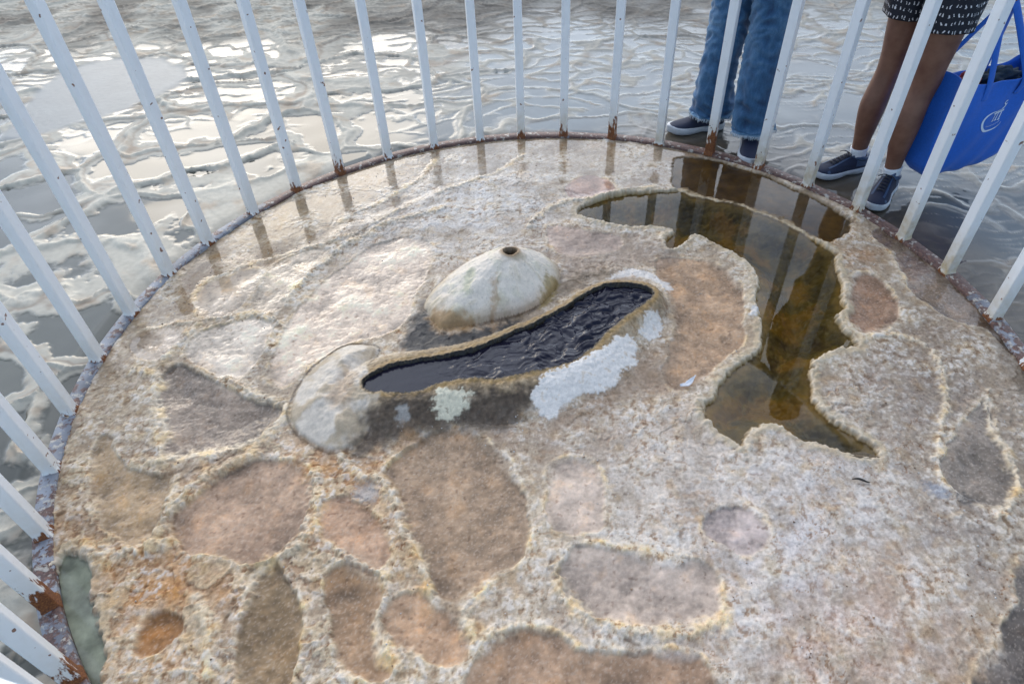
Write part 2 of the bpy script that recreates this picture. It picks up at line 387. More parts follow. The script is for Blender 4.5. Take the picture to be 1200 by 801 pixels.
    C = C * (1 - pk[..., None] * np.array([.0, .14, .34], F32))
    lil = sst(.2, .7, fbm(X, Y, 11., 3, 231.)) * .4 * crust
    C = C * (1 - lil[..., None] * np.array([.10, .06, .0], F32))
    spk = sst(.45, .6, n6 + .25 * n3) * (.2 + .35 * hollow); grp = sst(.25, .4, fbm(X, Y, 45., 2, 701.) + .6 * n1 - .1) * hollow; spk = np.maximum(spk, grp * .35 * sst(.0, .3, n6 + .5 * n3))
    C = C * (1 - .6 * spk[..., None]) + lin(196, 186, 176) * .6 * spk[..., None]
    cf = np.abs(fbm(X + .01 * n2, Y + .01 * n5, 13., 4, 901.)); crk = sst(.035, .008, cf) * np.clip(.15 + 1.3 * fbm(X, Y, 4., 2, 921.), 0, 1) * crust
    C = C * (1 - (.55 * crk)[..., None] * np.array([.6, .9, 1.1], F32)); h = h - .0012 * crk
    st_ = sst(.15, .6, fbm(X, Y, 5.5, 4, 941.)) * sst(-.2, .4, n5) * crust; C = C * (1 - (.30 * st_)[..., None] * np.array([.55, .85, 1.1], F32))      # rusty brown seep stains
    dk = sst(.62, .8, fbm(X, Y, 55., 2, 301.)) * .5
    C = C * (1 - dk[..., None] * np.array([.5, .6, .65], F32))
    # ---- thin film of water near the back of the ring
    d = sdf(WX, WY, poly(FILM), .15); fm = sst(.03, -.05, d)
    rr = np.hypot(X - CX, Y - CY)
    edge = sst(RING - .10, RING - .02, rr)
    hh_ = h * .6 + .003 * n1; low = fm * sst(.0065, .0005, hh_) * (1 - .8 * np.clip(lip, 0, 1))
    h = h * (1 - fm) + (h * .45 - .006) * fm; h = h * (1 - low) + low * (-.0055 + .12 * (h + .0055))
    rough = rough * (1 - low) + .05 * low
    C = C * (1 - (.22 * low)[..., None] * np.array([.8, .95, 1.15], F32))
    # right-hand rim is damp and grey
    dm = edge * sst(.3, 1.0, X) * sst(2.6, 1.4, Y)
    C = C * (1 - .45 * dm[..., None]); rough = rough * (1 - .4 * dm)
    bump = np.clip(crust * 1.0 + hollow * .45, 0, 1) * (1 - .95 * low)
    # ---- pools
    pools = {}
    for nm, pts, dep, c in (('flood', FLOOD, .002, (120, 94, 60)), ('main', POOL, .075, (122, 106, 66)), ('left', POOL_L, .012, (188, 188, 176))):
        d = sdf(WX + w3 * .003, WY + w4 * .003, poly(pts, -.008, 1), .2); pools[nm] = d
        ins = sst(.004, -.010, d); deep = sst(0, -.12, d)
        lp = np.exp(-((d - .014) / .014) ** 2) * np.clip(.75 + .7 * n4, .1, 1.2)
        fr = np.exp(-((d - .004) / .005) ** 2) * np.clip(.7 + .8 * n5, 0, 1)
        amt = 1. if nm == 'main' else (.0 if nm == 'flood' else .45)
        h = h * (1 - ins) + ins * ((-.017 - dep * sst(-.004, -.15, d) + .010 * n1 * sst(-.01, -.08, d) + .003 * n2) if nm != 'flood' else (-.0145 + .003 * n1 + .0012 * n2))
        h = h + (1 - ins) * sst(.09, .0, d) * (.004 * amt) + lp * .004 * amt * (1 - ins) * (1 + n5)
        k = (lp * (1 - ins) * .8 * amt)[..., None]; C = C * (1 - k) + lin(192, 178, 156) * k
        k = (fr * (1 - ins) * .7 * amt)[..., None]; C = C * (1 - k) + lin(214, 202, 184) * k
        cc = lin(*c) * (1 + .35 * n4 + .2 * n2)[..., None]
        if nm == 'main':
            org = sst(-.1, .5, n1 + .5 * n4)[..., None]
            cc = cc * (1 - org * .6) + lin(160, 122, 54) * org * .6
            blk = sst(.1, .6, -n1 + .5 * n4)[..., None]; cc = cc * (1 - .40 * blk); mg = sst(-.045, .0, d + .02 * n4)[..., None]; cc = cc * (1 - .6 * mg) + lin(168, 142, 96) * .6 * mg
        C = C * (1 - ins[..., None]) + cc * ins[..., None]
        crust = crust * (1 - ins); bump = bump * (1 - .6 * ins); rough = rough * (1 - ins) + .6 * ins
    # outlet gap: shallow brown strip between pool and ring
    # ---- spring basin
    db = sdf(X + w1 * .004 + w3 * .0035, Y + w2 * .004 + w4 * .0035, poly(BASIN, ZR), .4)
    fall = .045 + .075 * sst(1.75, 1.45, Y)
    hb = ZR * (1 - sst(.012, .012 + fall * 1.25, db)) - .004 * np.clip((db - .012) / .02, -1, 0)
    hb = np.where(db < 1, hb, 0); hb = hb + (hb > .0004) * (.003 * n5 + .002 * n3 + .002 * n2) * sst(.14, .0, db)
    flankm = sst(fall * 1.25, .0, db) * sst(-.004, .002, db)
    # ---- mound at its end
    dmn = sdf(X + w1 * .006, Y + w2 * .006, poly(MOUND), .3)
    hm = .034 * sst(.0, -.11, dmn) * (1 + .30 * n1 + .12 * n2) + .011 * sst(.002, -.015, dmn)
    # ---- cone
    PB = poly(CONE); ap = at(598, 296, .125); th = np.arctan2(PB[:, 1] - ap[1], PB[:, 0] - ap[0]); rb = np.hypot(PB[:, 0] - ap[0], PB[:, 1] - ap[1])
    o = np.argsort(th); th = th[o]; rb = rb[o]
    ang = np.arctan2(Y - ap[1], X - ap[0]); rad = np.hypot(X - ap[0], Y - ap[1])
    rbase = np.interp(ang, np.r_[th[-1] - 2 * np.pi, th, th[0] + 2 * np.pi], np.r_[rb[-1], rb, rb[0]])
    tt = rad / (rbase * (1 + .025 * w1))
    hc = .128 * np.clip(1 - np.clip(tt, 0, 1) ** 1.5, 0, 1) ** .92 + .012 * sst(1.0, .93, tt) - .002
    hc = hc + (.0055 * n1 + .0022 * n2 + .0010 * n5) * sst(1., .8, tt) * sst(.1, .25, tt)
    drip = perlin(ang * 5. + n1 * .8, tt * 1.3 + 3.) + .6 * perlin(ang * 13. + n1, tt * 2. + 9.)
    hc = hc + .0022 * drip * sst(.15, .5, tt) * sst(1., .85, tt) + .0010 * n3 * sst(.9, .7, tt) + .0030 * sst(.2, .6, n4) * sst(.98, .8, tt)
    va = rad + .002 * n4
    hc = hc + .0035 * np.exp(-((va - .031) / .010) ** 2) - .085 * sst(.027, .021, va)
    conem = sst(1.0, .97, tt)
    h0 = h.copy()
    base_low = np.minimum(h0, .0)
    fm2 = sst(fall * 1.6, fall * .4, db) * (db > -.5)
    h = np.where(hb > .0004, np.maximum(h0, hb + h0 * .35 * (1 - fm2) * sst(0, .01, hb) + np.minimum(h0, 0) * (1 - sst(0, .012, hb))), h0)
    h = np.where(dmn < .004, np.maximum(h, hm + h0 * .3), h)
    h = np.where(db < -.004, np.minimum(h, ZR - .012 + (db + .004) * 9.), h); h = np.maximum(h, -.11)
    # colours of basin
    k = flankm[..., None] * .85
    bc = lin(150, 132, 106) * (1 + .25 * n5 + .15 * n3)[..., None]
    C = C * (1 - k) + bc * k
    rim = np.exp(-((db - .010) / .010) ** 2) * np.clip(.8 + .5 * n5, 0, 1); k = rim[..., None] * .9
    C = C * (1 - k) + lin(166, 140, 104) * (1 + .2 * n3)[..., None] * k
    wet = sst(.003, -.003, db); C = C * (1 - wet[..., None]) + lin(60, 50, 34) * (1 + .3 * n5)[..., None] * wet[..., None]
    rough = np.where(db < 0, .35, rough)
    # colours of mound
    mm = sst(.002, -.012, dmn) * sst(-.002, .012, db)
    mc = lin(204, 196, 186) * (1 + .10 * n2 + .10 * n5 + .06 * n3)[..., None]
    mb = sst(-.1, .5, n1 + n4 * .7)[..., None]; mc = mc * (1 - .6 * mb) + lin(160, 142, 116) * .6 * mb; mc = mc * (1 + .10 * n4)[..., None]
    C = C * (1 - mm[..., None]) + mc * mm[..., None]
    seam = np.exp(-((dmn - .004) / .006) ** 2) * np.clip(.8 + .6 * n4, 0, 1) * sst(.03, .06, db) * sst(1.1, 1.0, X * 0 + 1)
    C = C * (1 - .5 * seam[..., None])
    # colours of cone
    cc = lin(222, 214, 204) * (1 + .07 * n2 + .07 * n5 + .05 * n3)[..., None]
    ds = (sst(.25, .9, drip + .3 * n2) * sst(.15, .4, tt) * .30)[..., None]; cc = cc * (1 - ds) + lin(176, 160, 132) * ds
    pt = (sst(.45, .6, n3 + .5 * n5) * .35)[..., None]; cc = cc * (1 - pt * .5)
    cc = cc * (1 - .14 * sst(.0, .6, n4 + .5 * n1)[..., None] * np.array([.7, .6, .9], F32))
    cb = sst(.72, .98, tt + .12 * n1)[..., None] * .5; cc = cc * (1 - cb) + lin(176, 158, 130) * cb
    vr = np.exp(-((va - .030) / .009) ** 2)[..., None] * .8; cc = cc * (1 - vr) + lin(150, 122, 90) * vr
    vs = (np.exp(-((va - .04) / .02) ** 2) * sst(-.3, .4, n4))[..., None] * .35; cc = cc * (1 - vs) + lin(156, 130, 104) * vs
    vh = sst(.0275, .023, va)[..., None]; cc = cc * (1 - vh) + lin(62, 54, 34) * vh
    Cc = cc
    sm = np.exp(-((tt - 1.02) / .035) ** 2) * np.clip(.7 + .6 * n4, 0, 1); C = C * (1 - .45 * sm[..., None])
    C = np.where((conem > .5)[..., None], Cc, C)
    for pts, z, c, s, e in PATCHES:
        d = sdf(WX + w3 * .003 + n2 * e * .6, WY + w4 * .003 + n5 * e * .6, poly(pts, z, 1), .15)
        jag = .010 * n5 + .006 * n3 + .004 * n6 if e <= .012 else .012 * n4 + .006 * n5
        mk = s * sst(e, -e, d + jag) * (1 - .55 * sst(.38, .5, n5 * .6 + .35 * n3 + .5 * n2) * (e <= .012))
        mk = (mk * (db > .004))[..., None]
        C = C * (1 - mk) + lin(*c) * (1 + (.14 if c[0] > 120 else .40) * n2 + .12 * n3 + (.10 if c[0] > 120 else .35) * n5)[..., None] * mk
        if e <= .006 and c[0] > 180: h = h + .0026 * mk[..., 0]
    hcone = np.maximum(hc, h * 0 - .01)
    bump = np.where(conem > .5, .75, bump); bump = np.where(mm > .5, .75, bump)
    rough = np.where(conem > .5, .6, rough)
    return h, hcone, np.clip(C, .01, .9), rough, bump, dict(db=db, dmn=dmn, tt=tt, pools=pools, hb=flankm, fall=fall, rr=rr, crust=crust)

GS = .003
gx = np.arange(CX - RING - .02, CX + RING + .02, GS); gy = np.arange(CY - RING - .02, CY + RING + .02, GS)
nx, ny = len(gx), len(gy)
GXX, GYY = np.meshgrid(gx.astype(F32), gy.astype(F32))
GXX = GXX.ravel(); GYY = GYY.ravel()
idx = np.arange(nx * ny).reshape(ny, nx)
quads = np.stack([idx[:-1, :-1], idx[:-1, 1:], idx[1:, 1:], idx[1:, :-1]], -1).reshape(-1, 4)
H, HC, CC, RO, BU, MK = floor_fields(GXX, GYY)
ALB = .80                                            # overall reflectance of the mineral
def grade(C, sat, con, m=.36):
    C = np.clip(C, .004, 1.2); l = (C * np.array([.25, .65, .10], F32)).sum(1, keepdims=True)
    ln = m * (l / m) ** con; ln = np.where(ln > .55, .55 + .30 * np.tanh((ln - .55) / .30), ln)
    C = C * (ln / l); return np.clip(ln + (C - ln) * sat, .008, .9)
CC = grade(CC * np.array([1.01, .985, .955], F32), 1.36, 1.32) * ALB
def fq(m): return m[quads].any(1)
inside = (MK['rr'] < RING + .004)
basin_m = (MK['db'] < MK['fall'] * 1.15) & (MK['db'] > -.05)
mound_m = (MK['dmn'] < .004) & ~basin_m
cone_m = (MK['tt'] < 1.0)
under = (basin_m | mound_m)
Hf = np.where(basin_m | mound_m, np.minimum(H - .012, .0), H)
Hf = np.where(MK['db'] < -.03, np.minimum(H, -.1), Hf)
M_MIN = mat_mineral('travertine_crust', 420., .22, .35)
allin = inside[quads].all(1)
me = sub_mesh('travertine_floor', np.stack([GXX, GYY, Hf], 1), quads, allin, CC, rough=RO, bump=BU)
tag(link('travertine_floor', me, M_MIN), kind='structure')
def grow(m): return m[quads].any(1)
Hb = np.where(basin_m | mound_m, H, H - .0006)
me = sub_mesh('spring_basin', np.stack([GXX, GYY, Hb], 1), quads, grow(basin_m), CC, rough=RO, bump=BU)
tag(link('spring_basin', me, M_MIN), 'long narrow tan mineral rim around the dark bubbling spring', 'spring basin')
Hm = np.where(mound_m | basin_m, H, H - .0006)
me = sub_mesh('mineral_mound', np.stack([GXX, GYY, Hm], 1), quads, grow(mound_m) & ~grow(basin_m), CC, rough=RO, bump=BU)
tag(link('mineral_mound', me, M_MIN), 'low pale green mineral hump at the left end of the dark spring', 'mineral mound')
Hk = np.where(cone_m, HC, -.006)
me = sub_mesh('mineral_cone', np.stack([GXX, GYY, Hk], 1), quads, grow(cone_m), CC, rough=RO, bump=BU)
tag(link('mineral_cone', me, M_MIN), 'smooth white mineral cone with a small round vent hole on top', 'mineral cone')

# ---- water sheets
WS = 4
wq = np.stack([idx[:-WS:WS, :-WS:WS], idx[:-WS:WS, WS::WS][:, :len(idx[0, :-WS:WS])], idx[WS::WS, WS::WS][:len(idx[:-WS:WS]), :len(idx[0, :-WS:WS])], idx[WS::WS, :-WS:WS][:len(idx[:-WS:WS])]], -1).reshape(-1, 4)
def water_sheet(name, d, z, mat, lim=.012, rmax=RING - .004):
    m = ((d < lim) & (MK['rr'] < rmax))[wq].all(1)
    q = wq[m]; used = np.zeros(nx * ny, bool); used[q.ravel()] = True; rm = np.cumsum(used) - 1
    me = np_mesh(name, np.stack([GXX[used], GYY[used], np.full(used.sum(), z, F32)], 1), rm[q])
    return tag(link(name, me, mat), kind='structure')
M_W = mat_water('clear_pool_water', (.95, .93, .86), .015, 9.)
M_W2 = mat_water('grey_pool_water', (.85, .88, .85), .015, 9.)
water_sheet('pool_water', np.minimum(MK['pools']['main'], MK['pools']['flood'] - .02), -.011, M_W)
water_sheet('pool_water', MK['pools']['left'], -.012, M_W2)

# ---- dark bubbling spring water
def spring_water():
    m = (MK['db'] < .006)
    used = np.zeros(nx * ny, bool); q = quads[m[quads].all(1)]; used[q.ravel()] = True; rm = np.cumsum(used) - 1
    x, y = GXX[used], GYY[used]
    c = at(690, 375, .03); l = at(440, 450, .03)
    ax = c - l; ln = np.linalg.norm(ax); ax /= ln
    s = ((x - l[0]) * ax[0] + (y - l[1]) * ax[1]) / ln
    turb = sst(.12, .55, s)
    xr = (x - l[0]) * ax[0] + (y - l[1]) * ax[1]; yr = -(x - l[0]) * ax[1] + (y - l[1]) * ax[0]
    dx, dy = fbm(x, y, 7., 3, 3.) * .05, fbm(x, y, 7., 3, 33.) * .05
    a = fbm(xr * .8 + dx, yr * 1.5 + dy, 15., 3, 7.); b = 1 - 2 * np.abs(fbm(xr * .7 + dx, yr * 1.6 + dy, 24., 2, 17.)); c2 = fbm(xr, yr * 1.3, 95., 2, 27.)
    boil = sst(.55, .9, s)
    z = ZR - .013 - .004 * s + turb * (.0042 * a + .0014 * b + .0002 * c2) + boil * (.0055 * a + .0012 * b) + .0004 * a
    me = np_mesh('spring_water', np.stack([x, y, z.astype(F32)], 1), rm[q])
    return me
m, nt, out = new_mat('dark_spring_water'); g = NT(nt)
bs = g.n('ShaderNodeBsdfPrincipled'); g.l(bs.outputs[0], out.inputs[0])
g.set(bs, Base_Color=(.012, .011, .022, 1), Roughness=.10, IOR=1.36)
n = g.noise(160, 3, .5, g.n('ShaderNodeTexCoord').outputs['Object']); bp = g.n('ShaderNodeBump'); bp.inputs['Strength'].default_value = .15; bp.inputs['Distance'].default_value = .003
g.l(n.outputs[0], bp.inputs['Height']); g.l(bp.outputs[0], bs.inputs['Normal'])
tag(link('spring_water', spring_water(), m), kind='structure')

#@@TERRACE
# ================================================================== TERRACE OUTSIDE THE FENCE
def terrace():
    th = np.r_[np.linspace(-180, -74, 40)[:-1], np.linspace(-74, 62, 1150), np.linspace(62, 180, 44)[1:]]
    th = np.radians(th)                                    # measured from +y, clockwise
    r = [.25]
    while r[-1] < 1.0: r.append(r[-1] * 1.02)
    while r[-1] < 9.: r.append(r[-1] * 1.0027)
    while r[-1] < 900: r.append(r[-1] * 1.06)
    r = np.array(r)
    R, T = np.meshgrid(r, th, indexing='ij')
    X = (R * np.sin(T)).ravel().astype(F32); Y = (R * np.cos(T)).ravel().astype(F32)
    a = fbm(X, Y, 1.3, 3, 3.); b = fbm(X, Y, 1.3, 3, 43.); c = fbm(X, Y, 7., 4, 13.); d = fbm(X, Y, 7., 4, 73.); e = fbm(X, Y, 40., 3, 23.); m1 = fbm(X, Y, 3., 3, 113.)
    far = sst(5., 60., np.hypot(X, Y)); left = sst(.5, -1.1, X); right = sst(.3, 1.6, X)
    def cells(sx, sy, o, wa, wc):
        ux = (X + wa * a + wc * c) / sx + o; uy = (Y + wa * b + wc * d) / sy + o * .7
        f1, f2, cid = worley(ux, uy, 1.); return f2 - f1, cid
    e1, cid = cells(.66, .40, 0., .22, .034)          # broad pools
    e2, cid2 = cells(.27, .115, 7.3, .12, .030)       # small scalloped ones
    e3, cid3 = cells(.36, .05, 3.1, .10, .020)        # long thin flow lines to the right and far off
    lvl, lvl2 = _RX[cid], _RY[cid2]
    small = sst(-.15, .25, m1 + .75 * sst(2.9, 4.4, Y) - .15) * sst(.75, .1, left * sst(3.9, 3.0, Y))
    flow = sst(.2, .9, X + .25 * a) * sst(-.3, .3, m1 + .25)
    wv = .6 + .8 * np.clip(m1 + .5, 0, 1.4)
    rim1 = np.exp(-(e1 / (.050 * wv)) ** 2); rim2 = np.exp(-(e2 / (.075 * wv)) ** 2); rim3 = np.exp(-(e3 / .07) ** 2) * flow
    amp = .45 + .55 * left
    tex = sst(4.0, 5.6, Y + .5 * a) * .9
    h = amp * (.010 * (lvl - .5) + .010 * rim1 * (1 + .3 * c)) + small * (.0026 * rim2 + .002 * (lvl2 - .5)) + .002 * rim3 + .004 * a
    rim = np.clip(np.maximum.reduce([rim1 * (.5 + .5 * left), rim2 * small, .7 * rim3]), 0, 1)
    sw = .10 + .22 * _RY[cid]
    band = np.clip(sst(sw + .04, sw - .06, e1 + .13 * c + .03 * e + .12 * (1 - left)) * (.35 + .65 * left) + small * sst(.30, .05, e2 + .15 * c) * .7, 0, 1)     # dry pale shoulders of the dams
    h = h + .004 * band * amp + .0006 * e * band + tex * (.0022 * c + .0018 * e)
    pool = np.clip((1 - rim) * (1 - .9 * band) * (1 - .75 * tex), 0, 1)
    # flat smooth pale sheet on the left
    P = poly([(0,150),(60,80),(150,60),(215,70),(225,90),(180,110),(120,135),(60,150),(0,165)], 0, 2)
    ds = sdf(X + .03 * c, Y + .03 * d, P, .5); sh = sst(.02, -.05, ds)
    h = h * (1 - sh) + sh * (.003 + .0006 * e); pool = pool * (1 - sh)
    rr = np.hypot(X - CX, Y - CY)
    h = np.where(rr < 3.2, h * sst(RING, RING + .12, rr) + (h * .4 - .012) * (1 - sst(RING, RING + .12, rr)), h) - .022
    h = h * (1 - far)
    h = np.where(rr < RING - .012, -.4, h)
    # colour
    Cp = lin(126, 131, 132) * (1 - left[..., None]) + lin(88, 88, 78) * left[..., None]
    Cp = Cp * (.80 + .40 * lvl)[..., None] * (1 + .12 * c + .08 * m1)[..., None]
    Cp = Cp * (1 - right[..., None] * .22)
    Cr = (lin(184, 176, 164) * (1 - left[..., None]) + lin(208, 198, 182) * left[..., None]) * (1 + .12 * c + .10 * e)[..., None]
    Cr = Cr * (1 - .25 * sst(.1, .7, d)[..., None] * np.array([.3, .7, 1.], F32))
    p3 = pool[..., None]
    C = Cp * p3 + Cr * (1 - p3)
    C = C * (1 - .35 * np.exp(-((e1 - .10) / .03) ** 2)[..., None] * sst(.3, .8, lvl)[..., None] * np.array([.7, .9, 1.], F32))      # overhang shade painted into the colour along some dams
    brown = (tex * sst(-.2, .5, fbm(X, Y, 2.2, 4, 81.)))[..., None]
    C = C * (1 - .7 * brown) + lin(96, 84, 70) * .7 * brown
    fb = (sst(4.3, 5.1, Y + .35 * a) * sst(-1.5, -.3, X + .3 * b) * sst(2.6, 1.2, X) * np.clip(.75 + .7 * m1, 0, 1))[..., None]; C = C * (1 - .75 * fb) + lin(96, 88, 80) * (1 + .3 * c + .25 * e)[..., None] * .75 * fb
    ct = np.clip(tex * (.5 + c), 0, 1)[..., None]; C = C * (1 - .35 * ct * (e < 0)[..., None])
    C = C * (1 - sh[..., None]) + lin(156, 156, 154) * (1 + .06 * c + .05 * e)[..., None] * sh[..., None]
    wsh = sst(RING + .42, RING + .12, rr) * sst(.3, .9, X) * sst(.9, 1.8, Y)
    C = C * (1 - .8 * wsh[..., None]) + lin(112, 98, 82) * (1 + .3 * c + .2 * a)[..., None] * .8 * wsh[..., None]; h = h * (1 - .6 * wsh) - .016 * wsh; pool = np.maximum(pool, wsh)
    dam = sst(RING + .22, RING, rr)[..., None]; C = C * (1 - .2 * dam)
    wet = np.clip(pool * (.9 - .35 * tex) + .25, 0, 1)
    rough = .55 - .50 * sst(.35, .95, wet); rough = np.clip(rough + .16 * tex + .13 * sst(2.6, 4.0, Y) + .04 * e * tex, .05, .9); rough = rough * (1 - sh) + .5 * sh
    bump = np.clip(.25 + .75 * rim, 0, 1) * (1 - .85 * pool)
    nr, ntn = len(r), len(th)
    ix = np.arange(nr * ntn).reshape(nr, ntn)
    q = np.stack([ix[:-1, :-1], ix[:-1, 1:], ix[1:, 1:], ix[1:, :-1]], -1).reshape(-1, 4)[:, ::-1]
    me = np_mesh('travertine_terrace', np.stack([X, Y, h.astype(F32)], 1), q)
    C = .30 * (np.clip(C, .004, 1) / .30) ** 1.2
    set_attrs(me, np.clip(C * .66 * np.array([.97, 1., 1.0], F32), .01, .9), rough=rough, bump=bump)
    tag(link('travertine_terrace', me, mat_mineral('wet_travertine', 160., .14, .35)), kind='structure')
terrace()

#@@FENCE
# ================================================================== FENCE
def mat_fence():
    m, nt, out = new_mat('white_paint_with_rust'); g = NT(nt)
    bs = g.n('ShaderNodeBsdfPrincipled'); g.l(bs.outputs[0], out.inputs[0])
    co = g.n('ShaderNodeTexCoord').outputs['Object']
    geo = g.n('ShaderNodeNewGeometry').outputs['Position']
    oi = g.n('ShaderNodeObjectInfo').outputs['Random']
    mp = g.n('ShaderNodeMapping'); mp.inputs['Scale'].default_value = (1, 1, .3); g.l(geo, mp.inputs['Vector'])
    sep = g.n('ShaderNodeSeparateXYZ'); g.l(geo, sep.inputs[0]); z = sep.outputs[2]
    ru = g.n('ShaderNodeAttribute', attribute_name='rust'); ru.attribute_type = 'OBJECT'
    n = g.noise(70, 5, .6, mp.outputs[0]); n2 = g.noise(30, 4, .6, geo); n3 = g.noise(230, 3, .6, geo)
    # yellowish mineral stain low down on the bars
    st = g.math('MULTIPLY', g.math('SUBTRACT', .22, z), 5.5, True)
    st = g.math('MULTIPLY', st, g.ramp(n2.outputs[0], [(.3, .3), (.7, 1)]).outputs[0])
    sa = g.n('ShaderNodeAttribute', attribute_name='stain'); sa.attribute_type = 'OBJECT'
    base = g.mix(g.math('MULTIPLY', st, sa.outputs['Fac'], True), (.80, .81, .82), (.46, .34, .17))
    base = g.mix(g.ramp(n.outputs[0], [(.5, 0), (.75, .25)]).outputs[0], base, (.62, .60, .55))
    # rust running up from the weld, by bar
    hgt = g.math('MULTIPLY', ru.outputs['Fac'], .16)
    t = g.math('DIVIDE', z, g.math('ADD', hgt, .004))
    lvl = g.math('ADD', g.math('MULTIPLY', t, .42), .20)
    lvl = g.math('ADD', lvl, g.math('MULTIPLY', g.math('SUBTRACT', 1, ru.outputs['Fac']), .22))
    rm = g.math('MULTIPLY', g.math('SUBTRACT', n.outputs[0], lvl), 14, True)
    rc = g.ramp(n3.outputs[0], [(.3, (.07, .022, .010)), (.55, (.20, .065, .018)), (.75, (.36, .15, .04))]).outputs[0]
    # a few specks anywhere
    sp = g.ramp(g.noise(38, 2, .4, geo).outputs[0], [(.715, 0), (.735, 1)]).outputs[0]
    rm2 = g.math('MAXIMUM', rm, g.math('MULTIPLY', sp, .9))
    g.l(g.mix(rm2, base, rc), bs.inputs['Base Color'])
    g.l(g.math('ADD', .32, g.math('MULTIPLY', rm2, .45)), bs.inputs['Roughness'])
    bp = g.n('ShaderNodeBump'); bp.inputs['Strength'].default_value = .12; bp.inputs['Distance'].default_value = .002
    g.l(g.math('ADD', n3.outputs[0], g.math('MULTIPLY', rm2, 1.2)), bp.inputs['Height']); g.l(bp.outputs[0], bs.inputs['Normal'])
    return m

def mat_rail():
    m, nt, out = new_mat('worn_rail_paint'); g = NT(nt)
    bs = g.n('ShaderNodeBsdfPrincipled'); g.l(bs.outputs[0], out.inputs[0])
    geo = g.n('ShaderNodeNewGeometry').outputs['Position']
    a = g.n('ShaderNodeAttribute', attribute_name='rustband').outputs['Fac']
    n = g.noise(26, 6, .68, geo); n2 = g.noise(120, 4, .6, geo); n3 = g.noise(7, 3, .5, geo)
    paint = g.mix(g.ramp(n3.outputs[0], [(.35, 0), (.65, 1)]).outputs[0], (.13, .135, .155), (.27, .28, .31))
    rust = g.ramp(n2.outputs[0], [(.3, (.045, .022, .018)), (.55, (.13, .065, .05)), (.8, (.24, .11, .06))]).outputs[0]
    f = g.math('ADD', n.outputs[0], g.math('MULTIPLY', g.math('SUBTRACT', a, .5), .42))
    msk = g.ramp(f, [(.5, 0), (.56, 1)]).outputs[0]
    c = g.mix(msk, paint, rust)
    crust = g.ramp(g.noise(45, 5, .6, geo, ).outputs[0], [(.56, 0), (.64, .8)]).outputs[0]
    c = g.mix(crust, c, (.50, .45, .38))
    g.l(c, bs.inputs['Base Color']); bs.inputs['Roughness'].default_value = .6
    bp = g.n('ShaderNodeBump'); bp.inputs['Strength'].default_value = .5; bp.inputs['Distance'].default_value = .003
    g.l(g.math('ADD', n2.outputs[0], crust), bp.inputs['Height']); g.l(bp.outputs[0], bs.inputs['Normal'])
    return m

M_FENCE, M_RAIL = mat_fence(), mat_rail()
FH = 1.07
fence = tag(empty('circular_fence', (CX, CY, 0)), 'round white metal railing with rust at the bar feet encircling the spring', 'railing')
def bar_mesh():
    bm = bmesh.new(); s, c = .0190, .004
    prof = []
    for sx, sy in ((1, 1), (-1, 1), (-1, -1), (1, -1)):
        cs = (s - c) * sx, (s - c) * sy; a0 = math.atan2(sy, sx) - math.pi / 4
        for k in range(4):
            t = a0 + k * math.pi / 6; prof.append((cs[0] + c * math.cos(t), cs[1] + c * math.sin(t)))
    zs = [-.01, .0, .02, .05, .1, .2, .35, .5, .7, .9, FH - .015]
    zs = [-.01, 0, .004, .009, .014] + zs[2:]; sc = [1.22, 1.18, 1.12, 1.03, 1.0] + [1.] * 20
    rings = [[bm.verts.new((x * k, y * k, z)) for x, y in prof] for z, k in zip(zs, sc)]
    for A, B in zip(rings[:-1], rings[1:]):
        for i in range(len(prof)):
            j = (i + 1) % len(prof); bm.faces.new((A[i], A[j], B[j], B[i]))
    me = bpy.data.meshes.new('bar'); bm.to_mesh(me); bm.free(); return me
BAR = bar_mesh()
NB = 41
# bars counted round the ring; angles as they stand in the photograph
vis = [0.8,10.5,19.1,27.9,37.1,46.1,55.2,64.5,73.3,82.4,90.4,98.2,107.0,115.9,125.2,133.8,142.6,152.1,160.6,169.5,178.4,187.4,196.0,204.7,213.2,221.7]
rest = list(np.linspace(221.7, 360.8, 17)[1:-1])
RUST = {0:.2,1:.15,2:.15,3:.3,4:.25,5:.5,6:1.0,7:.1,8:.9,9:.55,10:.4,11:.25,12:.3,13:.2,14:.7,15:.5,16:.2,17:.2,18:.15,19:.15,20:.2,21:.3,22:.25,23:.35,24:.9,25:.8}
for i, a in enumerate(vis + rest):
    o = link('bar', BAR, M_FENCE if i == 0 else None, fence, smooth=False)
    t = math.radians(a); o.location = (RING * math.cos(t), RING * math.sin(t), .006)
    o.rotation_euler = (random.uniform(-.006, .006), random.uniform(-.006, .006), t + random.uniform(-.03, .03))
    o['stain'] = 1.0 if i in (1, 2, 3, 4, 5, 6) else (.7 if i < 11 else .3)
    o['rust'] = RUST.get(i, random.uniform(.1, .5))
def ring_mesh(name, prof, n, wob=0.):
    V, Q = [], []; k = len(prof); rb = []
    for i in range(n):
        t = 2 * math.pi * i / n
        w = wob * (math.sin(7 * t + 1) + .6 * math.sin(17 * t) + .4 * math.sin(41 * t))
        for (r, z) in prof:
            V.append(((RING + r + w * .6) * math.cos(t), (RING + r + w * .6) * math.sin(t), z + w * .5))
            d = math.degrees(t)
            rb.append(.95 if 5 < d < 140 else (.45 if 140 <= d < 200 else .6))
        for j in range(k):
            Q.append((i * k + j, ((i + 1) % n) * k + j, ((i + 1) % n) * k + (j + 1) % k, i * k + (j + 1) % k))
    me = np_mesh(name, np.array(V), np.array(Q)); set_attrs(me, None, rustband=np.array(rb)); return me
link('base_rail', ring_mesh('base_rail', [(-.022, -.05), (-.022, .003), (-.020, .006), (.026, .006), (.028, .003), (.028, -.05)], 720, .0016), M_RAIL, fence, smooth=False)
